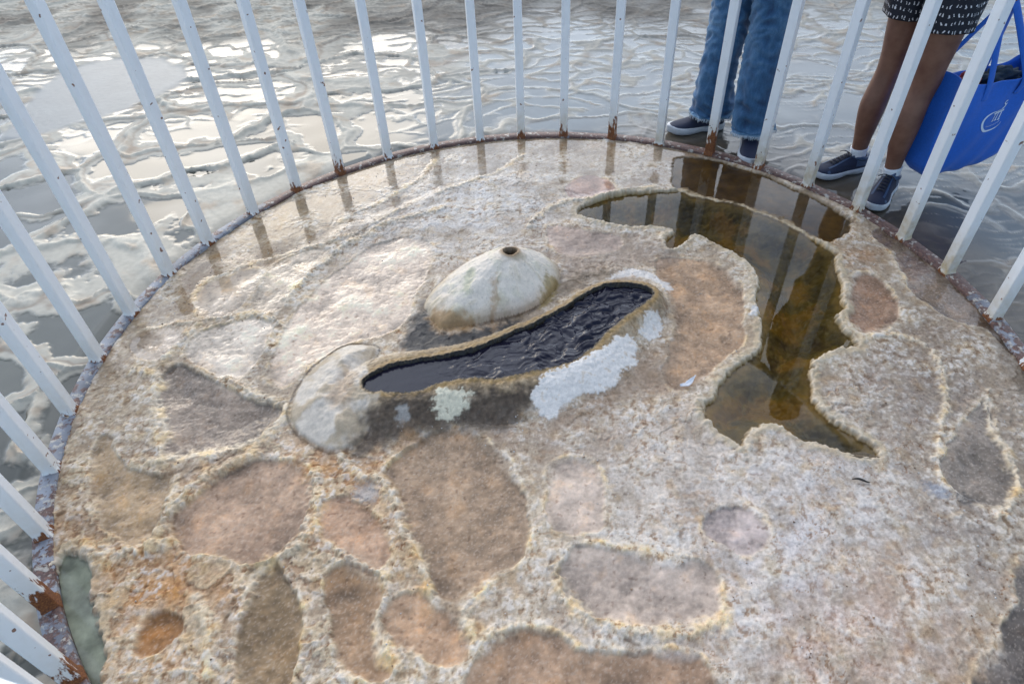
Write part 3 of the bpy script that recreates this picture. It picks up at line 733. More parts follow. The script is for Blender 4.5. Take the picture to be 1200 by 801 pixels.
link('top_rail', ring_mesh('top_rail', [(-.014, FH - .012), (-.014, FH + .012), (.014, FH + .012), (.014, FH - .012)], 240), M_FENCE, fence, smooth=False)['rust'] = .1

#@@PEOPLE
# ================================================================== PEOPLE
def v3(*a): return np.array(a, float)

def loft(bm, path, rad, side, n=24, caps=True, power=2.0, disp=None, store=None):
    """closed tube through path points; rad = (half width along side, half depth); side = sideways unit vector"""
    path = [np.array(p, float) for p in path]; rings = []
    cum = 0.
    for i, p in enumerate(path):
        d = path[min(i + 1, len(path) - 1)] - path[max(i - 1, 0)]; d = d / (np.linalg.norm(d) + 1e-9)
        s = np.array(side if not callable(side) else side(i), float); s = s - d * s.dot(d); s /= np.linalg.norm(s) + 1e-9
        f = np.cross(d, s)
        if i: cum += np.linalg.norm(path[i] - path[i - 1])
        r = []
        for k in range(n):
            t = 2 * math.pi * k / n; c, q = math.cos(t), math.sin(t)
            c = math.copysign(abs(c) ** (2 / power), c); q = math.copysign(abs(q) ** (2 / power), q)
            m = 1. if disp is None else disp(t, cum, i)
            v = bm.verts.new(p + s * rad[i][0] * c * m + f * rad[i][1] * q * m)
            if store is not None: store.append((t, cum))
            r.append(v)
        rings.append(r)
    fs = []
    for A, B in zip(rings[:-1], rings[1:]):
        for k in range(n):
            j = (k + 1) % n; fs.append(bm.faces.new((A[k], A[j], B[j], B[k])))
    if caps:
        bm.faces.new(rings[0][::-1]); bm.faces.new(rings[-1])
    return rings

def resample(path, rad, n):
    """smooth path and radii through the given stations"""
    P = np.array(path, float); Rr = np.array(rad, float); m = len(P)
    t = np.linspace(0, m - 1, n); out, ro = [], []
    def cr(A, x):
        i = min(int(x), m - 2); f = x - i
        p0, p1, p2, p3 = A[max(i - 1, 0)], A[i], A[i + 1], A[min(i + 2, m - 1)]
        return .5 * (2 * p1 + (p2 - p0) * f + (2 * p0 - 5 * p1 + 4 * p2 - p3) * f * f + (3 * p1 - p0 - 3 * p2 + p3) * f ** 3)
    for x in t: out.append(cr(P, x)); ro.append(np.maximum(cr(Rr, x), .002))
    return out, ro

def ball(bm, c, r, seg=16):
    g = bmesh.ops.create_uvsphere(bm, u_segments=seg, v_segments=seg // 2 + 2, radius=1.)
    r = r if hasattr(r, '__len__') else (r, r, r)
    for v in g['verts']: v.co = Vector((v.co.x * r[0] + c[0], v.co.y * r[1] + c[1], v.co.z * r[2] + c[2]))
    return g['verts']

def finish(bm, name):
    bmesh.ops.recalc_face_normals(bm, faces=bm.faces[:])
    me = bpy.data.meshes.new(name); bm.to_mesh(me); bm.free(); return me

def fuse(bm, name, voxel=.008, smooth=6):
    """union of overlapping closed shapes as ONE continuous skin"""
    me = finish(bm, name); o = bpy.data.objects.new('tmp', me); COL.objects.link(o)
    r = o.modifiers.new('r', 'REMESH'); r.mode = 'VOXEL'; r.voxel_size = voxel
    s = o.modifiers.new('s', 'SMOOTH'); s.iterations = smooth; s.factor = .5
    dg = bpy.context.evaluated_depsgraph_get(); ev = o.evaluated_get(dg)
    new = bpy.data.meshes.new_from_object(ev); new.name = name
    bpy.data.objects.remove(o); bpy.data.meshes.remove(me); return new

def mat_simple(name, col, rough=.6, nscale=60, namt=.2, bump=.1, bd=.002, col2=None, sheen=0.):
    m, nt, out = new_mat(name); g = NT(nt)
    bs = g.n('ShaderNodeBsdfPrincipled'); g.l(bs.outputs[0], out.inputs[0])
    co = g.n('ShaderNodeTexCoord').outputs['Object']; n = g.noise(nscale, 5, .6, co)
    c2 = col2 if col2 is not None else tuple(c * (1 - namt) for c in col); c1 = tuple(min(1, c * (1 + namt * .6)) for c in col) if col2 is None else col
    g.l(g.ramp(n.outputs[0], [(.3, c2), (.7, c1)]).outputs[0], bs.inputs['Base Color']); bs.inputs['Roughness'].default_value = rough
    if sheen: bs.inputs['Sheen Weight'].default_value = sheen
    bp = g.n('ShaderNodeBump'); bp.inputs['Strength'].default_value = bump; bp.inputs['Distance'].default_value = bd
    g.l(n.outputs[0], bp.inputs['Height']); g.l(bp.outputs[0], bs.inputs['Normal']); return m

def mat_skin(name, col):
    m, nt, out = new_mat(name); g = NT(nt)
    bs = g.n('ShaderNodeBsdfPrincipled'); g.l(bs.outputs[0], out.inputs[0])
    co = g.n('ShaderNodeTexCoord').outputs['Object']; n = g.noise(14, 5, .6, co); n2 = g.noise(220, 3, .6, co)
    c1 = tuple(col); c2 = tuple(a * b for a, b in zip(col, (.66, .56, .54)))
    g.l(g.ramp(n.outputs[0], [(.35, c2), (.62, c1)]).outputs[0], bs.inputs['Base Color'])
    bs.inputs['Roughness'].default_value = .48; bs.inputs['Subsurface Weight'].default_value = .12
    bs.inputs['Subsurface Radius'].default_value = (.012, .005, .003); bs.inputs['Subsurface Scale'].default_value = .6
    bp = g.n('ShaderNodeBump'); bp.inputs['Strength'].default_value = .12; bp.inputs['Distance'].default_value = .001
    g.l(n2.outputs[0], bp.inputs['Height']); g.l(bp.outputs[0], bs.inputs['Normal']); return m

def mat_denim():
    m, nt, out = new_mat('faded_denim'); g = NT(nt)
    bs = g.n('ShaderNodeBsdfPrincipled'); g.l(bs.outputs[0], out.inputs[0])
    co = g.n('ShaderNodeTexCoord').outputs['Object']
    mp = g.n('ShaderNodeMapping'); mp.inputs['Scale'].default_value = (1, 1, .35); g.l(co, mp.inputs['Vector'])
    n = g.noise(9, 4, .6, mp.outputs[0]); n2 = g.noise(90, 4, .65, mp.outputs[0]); n3 = g.noise(700, 2, .5, mp.outputs[0])
    a = g.n('ShaderNodeAttribute', attribute_name='fade').outputs['Fac']
    f = g.math('ADD', g.math('ADD', g.math('MULTIPLY', n.outputs[0], .6), g.math('MULTIPLY', n2.outputs[0], .3)), g.math('MULTIPLY', a, .55))
    c = g.ramp(f, [(.30, (.010, .038, .100)), (.52, (.034, .112, .235)), (.82, (.14, .27, .41)), (1., (.30, .42, .54))]).outputs[0]
    c = g.mix(.5, c, g.ramp(n3.outputs[0], [(.35, .55), (.65, 1.25)]).outputs[0], 'MULTIPLY')
    g.l(c, bs.inputs['Base Color']); bs.inputs['Roughness'].default_value = .85; bs.inputs['Sheen Weight'].default_value = .15
    bp = g.n('ShaderNodeBump'); bp.inputs['Strength'].default_value = .35; bp.inputs['Distance'].default_value = .0025
    g.l(g.math('ADD', n2.outputs[0], g.math('MULTIPLY', n3.outputs[0], .5)), bp.inputs['Height']); g.l(bp.outputs[0], bs.inputs['Normal']); return m

M_DENIM = mat_denim()
M_SOLE = mat_simple('white_rubber', (.46, .48, .51), .5, 40, .18, .1)
M_NAVY = mat_simple('navy_mesh_fabric', (.008, .014, .042), .75, 420, .5, .5, .001)
M_NAVY2 = mat_simple('slate_blue_fabric', (.030, .060, .125), .6, 320, .3, .3, .001)
M_LACE = mat_simple('dark_laces', (.012, .014, .025), .7, 300, .3)
M_SOCK = mat_simple('white_sock', (.68, .7, .74), .9, 300, .15, .4)
M_FRAY = mat_simple('pale_threads', (.48, .56, .64), .9, 300, .3)

FOOT = [  # s, half width, top height, side offset
 (0, .018, .050, 0), (.04, .030, .066, 0), (.12, .036, .078, 0), (.24, .037, .084, 0), (.34, .037, .088, 0), (.46, .038, .080, .001), (.58, .043, .068, .003),
 (.70, .047, .056, .005), (.80, .046, .049, .006), (.88, .040, .043, .007), (.95, .027, .034, .008), (.985, .014, .026, .008), (1, .004, .02, .008)]
def shoe(parent, toe, heel, L, mir, style):
    """sneaker lying between the heel and toe points"""
    toe = v3(*toe, 0); heel = v3(*heel, 0); d = toe - heel; d /= np.linalg.norm(d); s = np.cross(d, v3(0, 0, 1)); up = v3(0, 0, 1)
    heel = toe - d * L; z0 = -.018
    S = np.array(FOOT); st = np.linspace(0, 1, 40)
    hw = np.interp(st, S[:, 0], S[:, 1]) * (L / .28) * 1.06; ht = np.interp(st, S[:, 0], S[:, 2]); off = np.interp(st, S[:, 0], S[:, 3]) * mir
    ker = np.array([.25, .5, .25])
    for A in (hw, ht): A[1:-1] = np.convolve(A, ker, 'valid')
    spring = .010 * np.clip((st - .72) / .28, 0, 1) ** 2                       # toe spring
    # upper
    bm = bmesh.new(); n = 22; rings = []; kinds = []
    for i, x in enumerate(st):
        c = heel + d * (x * L) + s * off[i]; r = []
        for k in range(n + 1):
            t = math.pi * k / n; cs, sn = math.cos(t), math.sin(t)
            w = hw[i] * math.copysign(abs(cs) ** .72, cs); z = .018 + spring[i] + (ht[i] - .018) * abs(sn) ** .8
            if style == 'slip': w *= .97
            r.append(bm.verts.new(c + s * w + up * (z + z0)))
        rings.append(r)
    for A, B in zip(rings[:-1], rings[1:]):
        for k in range(n): bm.faces.new((A[k], B[k], B[k + 1], A[k + 1]))
    bm.faces.new(rings[0]); bm.faces.new(rings[-1][::-1])
    me = finish(bm, 'upper')
    sh = link('shoe', me, M_NAVY, parent)
    # sole
    bm = bmesh.new(); zs = [(.0, .94), (.004, .99), (.013, 1.05), (.024, 1.04), (.027, .98)]; out = []
    for x in range(len(st)): out.append((st[x], 1))
    cols = []
    for zz, f in zs:
        ring = []
        for sgn, order in ((1, range(len(st))), (-1, range(len(st) - 1, -1, -1))):
            for i in order:
                c = heel + d * (st[i] * L + (.004 * f if i == len(st) - 1 else (-.004 * f if i == 0 else 0))) + s * off[i]
                thick = 1.0 if style != 'slip' else 1.18
                arch = .006 * math.exp(-((st[i] - .42) / .12) ** 2) * (zz < .01)
                ring.append(bm.verts.new(c + s * sgn * (hw[i] * f + .003) + up * (z0 + zz * thick + spring[i] + arch)))
        cols.append(ring)
    m = len(cols[0])
    for A, B in zip(cols[:-1], cols[1:]):
        for k in range(m): j = (k + 1) % m; bm.faces.new((A[k], A[j], B[j], B[k]))
    bm.faces.new(cols[0][::-1]); bm.faces.new(cols[-1])
    link('sole', finish(bm, 'sole'), M_SOLE, sh)
    def surf(x, lat, lift=.0015):
        i = x * (len(st) - 1); h = np.interp(i, range(len(st)), ht); w = np.interp(i, range(len(st)), hw); o = np.interp(i, range(len(st)), off)
        cs = max(-1, min(1, lat)); cc = math.copysign(abs(cs) ** (1 / .72), cs); sn = math.sqrt(max(0, 1 - cc * cc))
        return heel + d * (x * L) + s * (o + w * cs * 1.01) + up * (z0 + .018 + (h - .018) * sn ** .8 + lift)
    def strip(pts, w, name, mat, par, th=.002):
        bm = bmesh.new(); P = [np.array(p) for p in pts]; rad = [(w, th)] * len(P)
        loft(bm, P, rad, d if abs((P[-1] - P[0]).dot(s)) > .01 else s, 8); return bm
    if style == 'lace':
        bm = bmesh.new()
        for j in range(6):
            x = .36 + j * .062
            for a in (1, -1):
                P = [surf(x + .03 * (t * a + 1) / 2, -.34 + .68 * q, .004 + .002 * math.sin(q * math.pi)) for q, t in zip(np.linspace(0, 1, 8), np.linspace(-1, 1, 8))]
                loft(bm, P, [(.0028, .0018)] * 8, d, 6)
        for sg in (1, -1):                                              # bow ends
            P = [surf(.36, .02 * sg, .006) + s * sg * q * .035 + d * (.01 + .02 * q) + up * (.008 * math.sin(q * 3) - .006 * q) for q in np.linspace(0, 1, 8)]
            loft(bm, P, [(.0025, .002)] * 8, d, 6)
        link('laces', finish(bm, 'laces'), M_LACE, sh)
        for sg in (1, -1):                                              # side overlay and eyestay
            bm = bmesh.new(); rows = []
            for x in np.linspace(.34, .80, 16):
                lo, hi = .40 + .1 * abs(x - .55), .52 + .22 * (x - .34)
                rows.append([bm.verts.new(surf(x, sg * q, .0016)) for q in np.linspace(lo, hi, 6)])
            for A, B in zip(rows[:-1], rows[1:]):
                for k in range(5): bm.faces.new((A[k], B[k], B[k + 1], A[k + 1]))
            rows = []
            for x in np.linspace(.80, .99, 10):
                rows.append([bm.verts.new(surf(x, sg * q, .0016)) for q in np.linspace(.78, .999, 5)])
            for A, B in zip(rows[:-1], rows[1:]):
                for k in range(4): bm.faces.new((A[k], B[k], B[k + 1], A[k + 1]))
            rows = []
            for x in np.linspace(.02, .30, 12):
                rows.append([bm.verts.new(surf(x, sg * q, .0018)) for q in np.linspace(.84 - .25 * x, .985, 5)])
            for A, B in zip(rows[:-1], rows[1:]):
                for k in range(4): bm.faces.new((A[k], B[k], B[k + 1], A[k + 1]))
            link('overlay', finish(bm, 'overlay'), M_NAVY2, sh)
        # tongue
        bm = bmesh.new(); rows = []
        for q in np.linspace(0, 1, 8):
            c = surf(.36 - .05 * q, 0, .002 + .022 * q); w = .024 - .004 * q
            rows.append([bm.verts.new(c + s * w * t + up * (-.010 * t * t) + d * (.004 * e)) for e in (1, -1) for t in np.linspace(-1, 1, 7)[::e]])
        for A, B in zip(rows[:-1], rows[1:]):
            for k in range(14): j = (k + 1) % 14; bm.faces.new((A[k], A[j], B[j], B[k]))
        bm.faces.new(rows[0]); bm.faces.new(rows[-1])
        link('tongue', finish(bm, 'tongue'), M_NAVY2, sh)
    else:
        bm = bmesh.new()                                                # seams of the vamp
        P = [surf(.52 - .16 * (q * q), q * .9, .001) for q in np.linspace(-1, 1, 16)]
        loft(bm, P, [(.0016, .0012)] * 16, d, 6)
        link('seam', finish(bm, 'seam'), M_LACE, sh)
    # padded collar round the ankle
    bm = bmesh.new(); c0 = heel + d * (.19 * L) + up * (z0 + .076); N = 28; ringp = []
    for k in range(N):
        t = 2 * math.pi * k / N
        ringp.append(c0 + d * .046 * math.cos(t) + s * .033 * math.sin(t) + up * (.010 * math.cos(t) - .006 + (.006 if math.cos(t) < -.8 else 0)))
    rr = []
    for k in range(N):
        t = 2 * math.pi * k / N; o = d * math.cos(t) + s * math.sin(t)
        rr.append([bm.verts.new(ringp[k] + o * .006 * math.cos(q) + up * .010 * math.sin(q)) for q in np.linspace(0, 2 * math.pi, 9)[:-1]])
    for k in range(N):
        A, B = rr[k], rr[(k + 1) % N]
        for j in range(8): bm.faces.new((A[j], A[(j + 1) % 8], B[(j + 1) % 8], B[j]))
    link('collar', finish(bm, 'collar'), M_NAVY2 if style == 'lace' else M_NAVY, sh)
    return sh

def hand(bm, wrist, dirn, out, palm_n, size=.18, curl=.5):
    """palm, four separate fingers and a thumb growing from the wrist"""
    dn = dirn / np.linalg.norm(dirn); o = out - dn * out.dot(dn); o /= np.linalg.norm(o); pn = np.cross(dn, o)
    if pn.dot(palm_n) < 0: pn = -pn
    pl = size * .5
    loft(bm, [wrist - dn * .02, wrist + dn * pl * .3, wrist + dn * pl * .75, wrist + dn * pl], [(.022, .017), (.034, .016), (.040, .015), (.036, .012)], o, 14)
    for i, (lat, ln) in enumerate(((.030, .44), (.010, .50), (-.010, .47), (-.029, .37))):
        p = wrist + dn * pl * .9 + o * lat; P = [p - dn * .015, p]; a = .0
        for seg in range(3):
            a += curl * (.5 + .4 * seg); p = p + (dn * math.cos(a) + pn * math.sin(a)) * size * ln * (.44, .32, .24)[seg]; P.append(p)
        P2, R2 = resample(P, [(.0095, .009), (.009, .009), (.0085, .008), (.0078, .0075), (.006, .006)], 12)
        loft(bm, P2, R2, o, 10)
    p = wrist + dn * pl * .25 + o * .026
    P = [p - o * .015, p + o * .016 + dn * .02, p + o * .028 + dn * .048 + pn * .012, p + o * .026 + dn * .074 + pn * .03]
    P2, R2 = resample(P, [(.011, .011), (.0115, .011), (.010, .0095), (.007, .007)], 10); loft(bm, P2, R2, pn, 10)

def head(bm, c, f, s, hh):
    """skull with brow, nose, lips, chin and ears; c = chin-to-crown middle"""
    up = v3(0, 0, 1)
    zs = [(-.50, .20, .22, .16), (-.44, .30, .34, .10), (-.34, .36, .42, .05), (-.2, .385, .47, 0), (-.05, .40, .49, -.02), (.08, .405, .50, -.03), (.22, .40, .50, -.04), (.34, .36, .45, -.05), (.43, .27, .34, -.05), (.49, .12, .16, -.05)]
    P, R2 = resample([c + up * z * hh + f * off * hh for z, a, b, off in zs], [(a * hh * .78, b * hh * .82) for z, a, b, off in zs], 28)
    loft(bm, P, R2, s, 28)
    nose = c + f * hh * .40
    Pn, Rn = resample([nose + up * hh * .06 - f * hh * .02, nose - up * hh * .04 + f * hh * .03, nose - up * hh * .11 + f * hh * .055, nose - up * hh * .14 + f * .0], [(.010, .010), (.011, .012), (.016, .013), (.010, .008)], 10)
    loft(bm, Pn, Rn, s, 10)
    for sg in (1, -1):
        ball(bm, c + f * hh * .33 + s * sg * hh * .15 + up * hh * .075, (.022, .014, .008))
        e = c + s * sg * hh * .325 - up * hh * .03 - f * hh * .03
        loft(bm, [e - s * sg * .004, e + s * sg * .008, e + s * sg * .014 - f * .006], [(.016, .030), (.018, .032), (.012, .024)], f, 14)
    ball(bm, c + f * hh * .355 - up * hh * .235, (.022, .010, .006)); ball(bm, c + f * hh * .355 - up * hh * .27, (.020, .010, .007))
    ball(bm, c + f * hh * .30 - up * hh * .42, (.024, .018, .016))

def person(label, ankles, toes, hgt, female, skin_col, shirt_col, hair_col, arms, leg_st):
    """legs follow the given ankles; returns (body object, fwd, side, hips, mid)"""
    A = [v3(*a, .0) for a in ankles]; mid = (A[0] + A[1]) / 2
    s = A[1] - A[0]; s /= np.linalg.norm(s); up = v3(0, 0, 1); f = np.cross(up, s)          # s = towards the person's own left
    k = hgt / 1.75; hipz = .93 * k
    bm = bmesh.new()
    legs = []
    for i, sg in ((0, -1), (1, 1)):
        hip = mid + s * sg * .088 * k + up * hipz
        P, R2 = [], []
        for z, wx, dy, fo in leg_st:
            t = min(1, z / hipz); base = A[i] * (1 - t) + v3(hip[0], hip[1], 0) * t
            P.append(base + up * z + f * fo); R2.append((wx, dy))
        P, R2 = resample(P, R2, 46); loft(bm, P, R2, s, 28); legs.append((P, R2))
        toe = v3(*toes[i], 0); dirn = toe - A[i]; dirn[2] = 0; ln = np.linalg.norm(dirn); dirn /= ln
        Pf, Rf = resample([A[i] - dirn * .035 + up * .025, A[i] + up * .038, A[i] + dirn * .05 + up * .026, A[i] + dirn * ln * .55 + up * .008, A[i] + dirn * ln * .74 + up * .004], [(.020, .020), (.026, .026), (.026, .020), (.026, .012), (.018, .008)], 16)
        loft(bm, Pf, Rf, np.cross(dirn, up), 16)
    sw = (.185 if female else .215) * k
    T = [(.86, .155, .11), (.93, .175 if female else .165, .115), (1.02, .155, .10), (1.10, .135 if female else .15, .09), (1.22, .145 if female else .165, .10), (1.33, .16 if female else .19, .105), (1.41, .15 if female else .18, .09), (1.46, .08, .07), (1.50, .055, .058), (1.56, .052, .056)]
    P, R2 = resample([mid + up * z * k + f * (.01 * math.sin(z * 5)) for z, a, b in T], [(a * k, b * k) for z, a, b in T], 40)
    loft(bm, P, R2, s, 32)
    hc = mid + up * (hgt - .115 * k) + f * .02
    head(bm, hc, f, s, .232 * k)
    armp = []
    for (el, wr, hd), sg in zip(arms, (-1, 1)):
        sh_ = mid + s * sg * sw * .92 + up * 1.40 * k
        el = mid + s * el[0] + f * el[1] + up * el[2]; wr = mid + s * wr[0] + f * wr[1] + up * wr[2]
        P, R2 = resample([sh_ - s * sg * .03, sh_ + (el - sh_) * .15, sh_ + (el - sh_) * .6, el, el + (wr - el) * .4, wr], [(.05, .05), (.048, .05), (.042, .043), (.036, .037), (.036, .034), (.024, .020)], 30)
        loft(bm, P, R2, f, 18); armp.append((sh_, el, wr))
        hand(bm, wr, wr - el + v3(*hd), f * .9 + s * -sg * .2, -s * sg, .175 * k, .55)
    body = link('person', fuse(bm, 'person', .007, 5), mat_skin('skin', skin_col))
    tag(body, label, 'person')
    # eyes and hair
    for sg in (1, -1):
        bm = bmesh.new(); ball(bm, hc + f * .232 * k * .352 + s * sg * .232 * k * .15, .0125, 12)
        link('eye', finish(bm, 'eye'), mat_simple('eye', (.05, .035, .03), .15, 20, .1, 0), body)
    bm = bmesh.new(); hh = .232 * k
    Z = [(.0, .42, .46, -.13), (.15, .43, .50, -.07), (.27, .425, .52, -.05), (.38, .37, .46, -.05), (.47, .26, .33, -.05), (.53, .10, .13, -.05)]
    if female: Z = [(-1.0, .30, .16, -.34), (-.7, .36, .22, -.30), (-.35, .40, .32, -.24)] + Z
    P, R2 = resample([hc + up * z * hh + f * o * hh for z, a, b, o in Z], [(a * hh * .82, b * hh * .84) for z, a, b, o in Z], 24)
    loft(bm, P, R2, s, 32, disp=lambda t, c, i: 1 + .02 * math.sin(11 * t + c * 30) + .015 * math.sin(23 * t))
    link('hair', finish(bm, 'hair'), mat_simple('hair', hair_col, .5, 120, .5, .6, .004), body)
    # top
    bm = bmesh.new()
    T2 = [(.90, .205, .152), (.97, .196, .143), (1.06, .166 if female else .172, .115), (1.2, .165 if female else .185, .118), (1.33, .175 if female else .21, .12), (1.41, .165 if female else .20, .105), (1.462, .10, .085), (1.485, .075, .075)]
    P, R2 = resample([mid + up * z * k + f * (.01 * math.sin(z * 5)) for z, a, b in T2], [(a * k, b * k) for z, a, b in T2], 40)
    loft(bm, P, R2, s, 40, disp=lambda t, c, i: 1 + .018 * math.sin(5 * t + c * 14) + .012 * math.sin(9 * t - c * 25))
    for (sh_, el, wr), sg in zip(armp, (-1, 1)):
        e2 = sh_ + (el - sh_) * .75
        P, R2 = resample([sh_ - s * sg * .05, sh_ + (el - sh_) * .1, sh_ + (el - sh_) * .45, e2], [(.062, .062), (.062, .064), (.058, .06), (.055, .057)], 14)
        loft(bm, P, R2, f, 22)
    link('shirt', finish(bm, 'shirt'), mat_simple('shirt_cloth', shirt_col, .85, 200, .25, .3), body)
    return body, f, s, hipz, mid, legs

LEG_M = [(.05, .034, .040, -.006), (.10, .036, .042, -.006), (.2, .046, .050, -.014), (.32, .058, .062, -.018), (.42, .052, .056, -.008), (.50, .056, .060, .0), (.62, .068, .074, .002), (.78, .080, .088, 0), (.90, .086, .098, -.004), (.96, .07, .08, 0)]
LEG_W = [(.05, .028, .036, -.006), (.085, .0285, .037, -.006), (.14, .033, .039, -.010), (.21, .043, .047, -.016), (.29, .050, .055, -.019), (.36, .047, .051, -.013), (.42, .046, .050, -.002), (.46, .049, .055, .004), (.51, .052, .057, .002), (.58, .061, .066, .0), (.68, .071, .078, -.002), (.78, .079, .088, -.004), (.86, .075, .085, -.004), (.90, .06, .07, 0)]

# ---- person in jeans
m_toes = [(.836, 3.128), (1.125, 2.752)]; m_ank = [(1.045, 3.158), (1.195, 2.955)]
man, mf, ms, mh, mmid, mlegs = person('person in faded blue jeans and dark slip-on trainers at the railing', m_ank, m_toes, 1.74, False, (.26, .155, .11), (.10, .11, .13), (.012, .009, .008),
    [((-.27, .06, 1.14), (-.20, .26, 1.08), (.02, .0, .02)), ((.27, .06, 1.14), (.20, .26, 1.08), (-.02, .0, .02))], LEG_M)
def jeans(parent, legs, mid, f, s, hipz):
    bm = bmesh.new(); fade = []; up = v3(0, 0, 1)
    hems = []
    for li, (P0, R0) in enumerate(legs):
        P0 = np.array(P0); zz = P0[:, 2]; zs = np.linspace(.068, .93, 130)
        path = [v3(np.interp(z, zz, P0[:, 0]), np.interp(z, zz, P0[:, 1]), z) for z in zs]
        prof = [(.05, .089, .108), (.10, .087, .102), (.2, .082, .094), (.32, .079, .089), (.44, .079, .088), (.52, .081, .090), (.65, .088, .100), (.8, .098, .112), (.93, .112, .124)]
        a = np.array(prof); rad = [(np.interp(z, a[:, 0], a[:, 1]), np.interp(z, a[:, 0], a[:, 2])) for z in zs]
        path = [p + f * (.010 * math.exp(-((p[2] - .08) / .07) ** 2)) for p in path]
        ph = li * 2.1
        tt_, zg = np.meshgrid(np.arange(72) * 2 * np.pi / 72, zs); xx, yy = np.cos(tt_).astype(F32), np.sin(tt_).astype(F32); zf = zg.astype(F32)
        low = np.exp(-(zf - .05) / .13); knee = np.exp(-((zf - .52) / .13) ** 2)
        r1 = 1 - 2.2 * np.abs(perlin(1.1 * xx + 9. * zf + 3 + ph, 1.1 * yy + 17. * zf)); r2 = 1 - 2.2 * np.abs(perlin(1.6 * xx - 12. * zf + 13 + ph, 1.6 * yy + 14. * zf + 5))
        r3 = perlin(1.3 * xx + 2.4 * zf + 31 * ph, 1.3 * yy - 1.8 * zf); r4 = perlin(2.6 * xx + 26 * zf, 2.6 * yy + 31 * zf + ph)
        sdm = np.minimum(np.abs(tt_), np.minimum(np.abs(tt_ - np.pi), np.abs(tt_ - 2 * np.pi)))
        WW = (.115 * low * r1 + .085 * knee * r2 + .045 * r1 + .035 * r2 + .085 * r3 + .022 * r4 + .05 * low * np.sin(2 * tt_ + ph) + .014 * np.exp(-(sdm / .045) ** 2))
        FOLD = np.clip(.9 * low * r1 + .8 * knee * r2 + .45 * r2 + .5 * r3, -1, 1)
        def dsp(t, c, i, WW=WW): return 1 + WW[i, int(round(t / (2 * math.pi) * 72)) % 72]
        st = []
        rings = loft(bm, path, rad, s, 72, caps=False, disp=dsp, store=st)
        hems.append([np.array(v.co) for v in rings[0]])
        # turned in edge at the hem
        inner = [bm.verts.new(np.array(v.co) + (np.array(path[0]) - np.array(v.co)) * .10 + up * .012) for v in rings[0]]
        for k in range(72): j = (k + 1) % 72; bm.faces.new((rings[0][k], inner[k], inner[j], rings[0][j]))
        for (t, c), i in zip(st, np.repeat(np.arange(130), 72)):
            z = zs[i]; fr = max(0, math.cos(t - math.pi / 2))
            v = .30 * fr ** 3 * math.exp(-((z - .55) / .16) ** 2) + .55 * math.exp(-((z - .070) / .010) ** 2) + .12 * math.exp(-((z - .10) / .04) ** 2) * (.5 + .5 * math.sin(9 * t + z * 60))
            v += .28 * math.exp(-((z - .080) / .004) ** 2) - .25 * math.exp(-((z - .093) / .004) ** 2)
            fade.append(v + .30 * FOLD[i, int(round(t / (2 * math.pi) * 72)) % 72])
        fade += [.4] * 72
    n0 = len(bm.verts)
    P, R2 = resample([mid + up * z for z in (.80, .86, .93, 1.0, 1.04)], [(.15, .115), (.19, .13), (.188, .135), (.178, .125), (.175, .12)], 16)
    loft(bm, P, R2, s, 48); fade += [.1] * (len(bm.verts) - n0)
    me = finish(bm, 'jeans'); set_attrs(me, None, fade=np.array(fade))
    jo = link('jeans', me, M_DENIM, parent)
    R = random.Random(4)
    for hem in hems:
        bm = bmesh.new(); n = len(hem); c = sum(hem) / n
        for k in range(n * 5):
            t = R.random() * n; i = int(t) % n; q = t - int(t); p = hem[i] * (1 - q) + hem[(i + 1) % n] * q
            o = p - c; o[2] = 0; o /= np.linalg.norm(o); tg = np.cross(v3(0, 0, 1), o)
            ln = R.uniform(.004, .016); e = p + o * R.uniform(-.001, .006) - v3(0, 0, 1) * ln + tg * R.uniform(-.008, .008)
            loft(bm, [p + v3(0, 0, .004) + o * .001, (p + e) / 2 + o * R.uniform(0, .004), e], [(.0009, .0007)] * 3, tg, 4)
        link('frayed_hem', finish(bm, 'frayed_hem'), M_FRAY, jo)
jeans(man, mlegs, mmid, mf, ms, mh)
shoe(man, m_toes[0], m_ank[0], .285, 1, 'slip'); shoe(man, m_toes[1], m_ank[1], .285, -1, 'slip')

